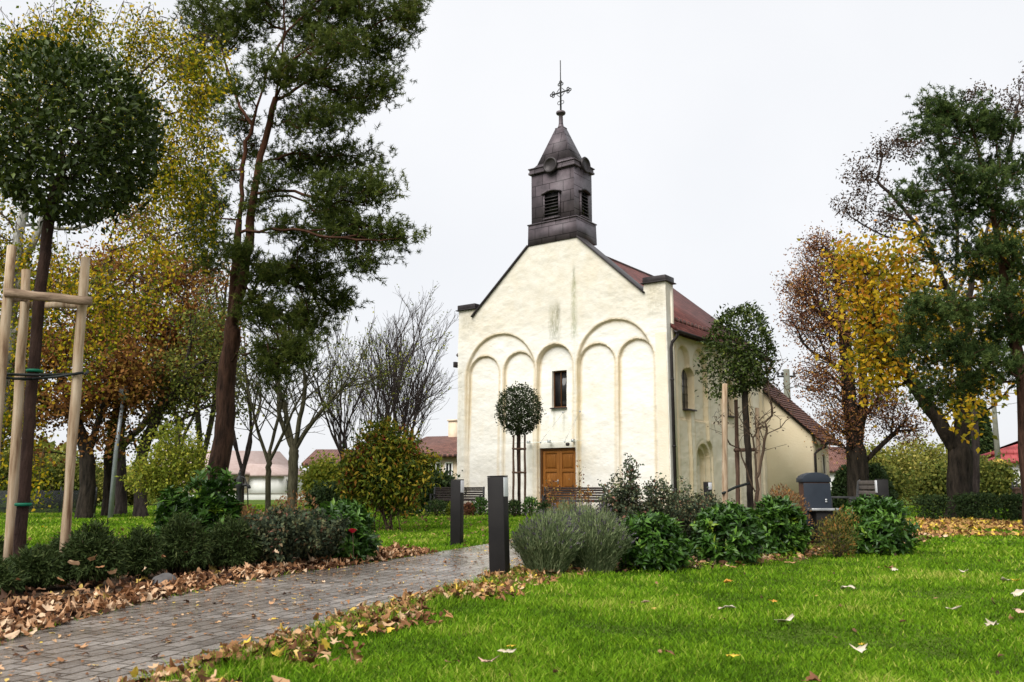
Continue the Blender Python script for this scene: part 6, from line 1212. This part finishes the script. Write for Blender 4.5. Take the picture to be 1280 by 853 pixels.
# individual showy leaves on the lawn
pale = ((.46, .38, .25), (.60, .53, .42)); yel = ((.60, .38, .03), (.72, .52, .06)); org = ((.50, .22, .03), (.62, .32, .05)); brn = ((.12, .05, .025), (.25, .11, .05)); pnk = ((.50, .30, .22), (.62, .42, .32))
lm = {k: single_leaf_mat('fallen_leaf_' + k, *c) for k, c in (('pale', pale), ('yellow', yel), ('orange', org), ('brown', brn), ('pink', pnk))}
for i, (px, py, sz, cc, lab) in enumerate(((907, 757, .15, 'pale', 'long cream-coloured leaf on the lawn, nearest below the second laurel'), (983, 775, .15, 'pale', 'broad pale leaf lying flat on the lawn right of the long cream leaf'), (1060, 732, .13, 'pale', 'white upturned leaf on the lawn below the litter bin'),
        (908, 728, .12, 'orange', 'orange leaf in the grass just in front of the second laurel'), (1111, 709, .13, 'brown', 'dark brown curled leaf below the rightmost laurel'), (1119, 711, .08, 'pale', 'small pale leaf touching the dark brown curled leaf'), (1257, 725, .13, 'pale', 'white leaf near the right edge, upper of the pair'),
        (1270, 726, .09, 'yellow', 'yellow leaf tight against the upper white leaf at the right edge'), (1273, 740, .15, 'pale', 'large white leaf at the right edge, lower of the pair'), (1276, 763, .12, 'pink', 'pinkish leaf cut by the right edge of the view'), (1193, 760, .10, 'pale', 'small cream leaf alone on the lawn at right'),
        (1241, 781, .09, 'pale', 'small white leaf lowest on the right side of the lawn'), (1072, 812, .10, 'pale', 'cream leaf with yellow tip low on the lawn'), (1079, 806, .06, 'yellow', 'small yellow leaf touching the cream leaf low on the lawn'), (916, 820, .09, 'yellow', 'yellow leaf low in the middle of the lawn'),
        (1206, 714, .10, 'pale', 'thin pale leaf far up the lawn at right'), (610, 827, .11, 'pink', 'tan leaf low on the lawn near the bottom of the view'), (634, 815, .10, 'pale', 'cream leaf beside the tan leaf near the bottom'), (637, 808, .07, 'yellow', 'yellow leaf above the cream leaf near the bottom'),
        (968, 752, .08, 'orange', 'small orange leaf above the broad pale leaf'), (838, 815, .07, 'brown', 'small dark leaf low in the grass left of the yellow one'), (1018, 849, .10, 'brown', 'brown leaf at the very bottom of the view'), (805, 752, .09, 'pink', 'dull tan leaf in the grass below the leftmost round laurel'))):
    q = gp(px, py, .055); r_ = np.random.default_rng(700 + i); V, F, k = dead_leaves(r_, np.array([[q[0], q[1], .055]]), sz * (1.3 if cc == 'pale' else 1.1), .14, .22, .25); o = npmesh('fallen_leaf', V, [F], lm[cc], None, loc=(q[0], q[1], .05)); tag(o, lab, 'leaf', 'single fallen leaves on the lawn')
    sol = o.modifiers.new('thickness', 'SOLIDIFY'); sol.thickness = .0015
# grey stone at bed edge
q = base(203, 8.3); bm = bmesh.new(); bmesh.ops.create_icosphere(bm, subdivisions=4, radius=1); r_ = np.random.default_rng(8)
for v in bm.verts: n_ = math.sin(v.co.x * 3.1 + 1) * .10 + math.sin(v.co.y * 4.3) * .08 + math.sin(v.co.z * 7 + v.co.x * 5) * .04; v.co *= 1 + n_; v.co.x *= .13; v.co.y *= .10; v.co.z = v.co.z * .085 + .06
me = bpy.data.meshes.new('garden_stone'); bm.to_mesh(me); bm.free(); me.materials.append(MT['dark_stone']); me.polygons.foreach_set('use_smooth', np.ones(len(me.polygons), bool)); o = bpy.data.objects.new('garden_stone', me); COL.objects.link(o); o.location = tuple(q); tag(o, 'rounded grey stone among the leaves at the edge of the left-hand bed', 'stone')
# grass: blades in the lawn, thinner with distance
def grass_patch(seed, n, r0, r1, th0, th1, h0, h1, w0, name, label):
    rng = np.random.default_rng(seed); r_ = r0 * (r1 / r0) ** rng.random(n); th = rng.uniform(th0, th1, n); x, y = r_ * np.sin(th), r_ * np.cos(th)
    k = ~inside(bedR, x, y) & ~inside(bedL, x, y); jx = x + rng.normal(0, .04, n); jy = y + rng.normal(0, .04, n); k &= ~inside(path_poly, jx, jy)
    lx = (x - XL) * math.cos(ANG) - (y - YL) * math.sin(ANG); ly = (x - XL) * math.sin(ANG) + (y - YL) * math.cos(ANG); k &= ~((lx > -1.5) & (lx < 10.5) & (ly > -1.9) & (ly < 11.5))
    x, y, r_ = x[k], y[k], r_[k]; n = len(x); cl = vnoise(x, y, rng, .22) * .8 + .7 * vnoise(x, y, rng, .6) + .7 * vnoise(x, y, rng, 1.9); h = rng.uniform(h0, h1, n) * np.clip(1 + .9 * cl, .35, 2); a = rng.random(n) * 6.283; w_ = w0 * (1 + r_ / 6) * rng.uniform(.7, 1.3, n)
    S = np.stack([np.cos(a), np.sin(a), 0 * a], 1) * w_[:, None]; ln = np.stack([rng.normal(0, .45, n), rng.normal(0, .45, n), np.ones(n)], 1) * h[:, None]; b_ = np.stack([x, y, np.full(n, -.002)], 1)
    V = np.stack([b_ - S, b_ + S, b_ + ln * .55 + S * .8, b_ + ln * .55 - S * .8, b_ + ln * [1.35, 1.35, 1]], 1).reshape(-1, 3); i = np.arange(n) * 5
    rv = np.repeat(np.clip(rng.normal(.45, .22, n) + cl * .45, 0, 1), 5); tag(npmesh(name, V, [np.stack([i, i + 1, i + 2, i + 3], 1), np.stack([i + 3, i + 2, i + 4], 1)], 'grass', None, rv), label, 'grass', kind='stuff')
grass_patch(801, 330000, 2.6, 14, -.62, .72, .02, .052, .0021, 'grass', 'short bright green lawn grass in the foreground')
grass_patch(802, 160000, 14, 45, -.62, .72, .035, .06, .0032, 'grass', 'lawn grass of the farther park')
# longer tufts at the lawn edge by the path
xy, o = along(np.random.default_rng(5), RE, 500, -.35, .02); rng = np.random.default_rng(6); C = np.repeat(np.column_stack([xy, np.zeros(len(xy))]), 16, 0); n = len(C); C[:, :2] += rng.normal(size=(n, 2)) * .035
ln = np.stack([rng.normal(0, .035, n), rng.normal(0, .035, n), rng.uniform(.04, .11, n)], 1); a = rng.random(n) * 6.283; S = np.stack([np.cos(a), np.sin(a), 0 * a], 1) * .0035
V = np.stack([C - S, C + S, C + ln * .6 + S * .7, C + ln * .6 - S * .7, C + ln * [1.5, 1.5, 1]], 1).reshape(-1, 3); i = np.arange(n) * 5; tag(npmesh('grass', V, [np.stack([i, i + 1, i + 2, i + 3], 1), np.stack([i + 3, i + 2, i + 4], 1)], 'grass', None, np.repeat(rng.random(n), 5)), 'longer grass tufts leaning over the right edge of the path', 'grass', kind='stuff')
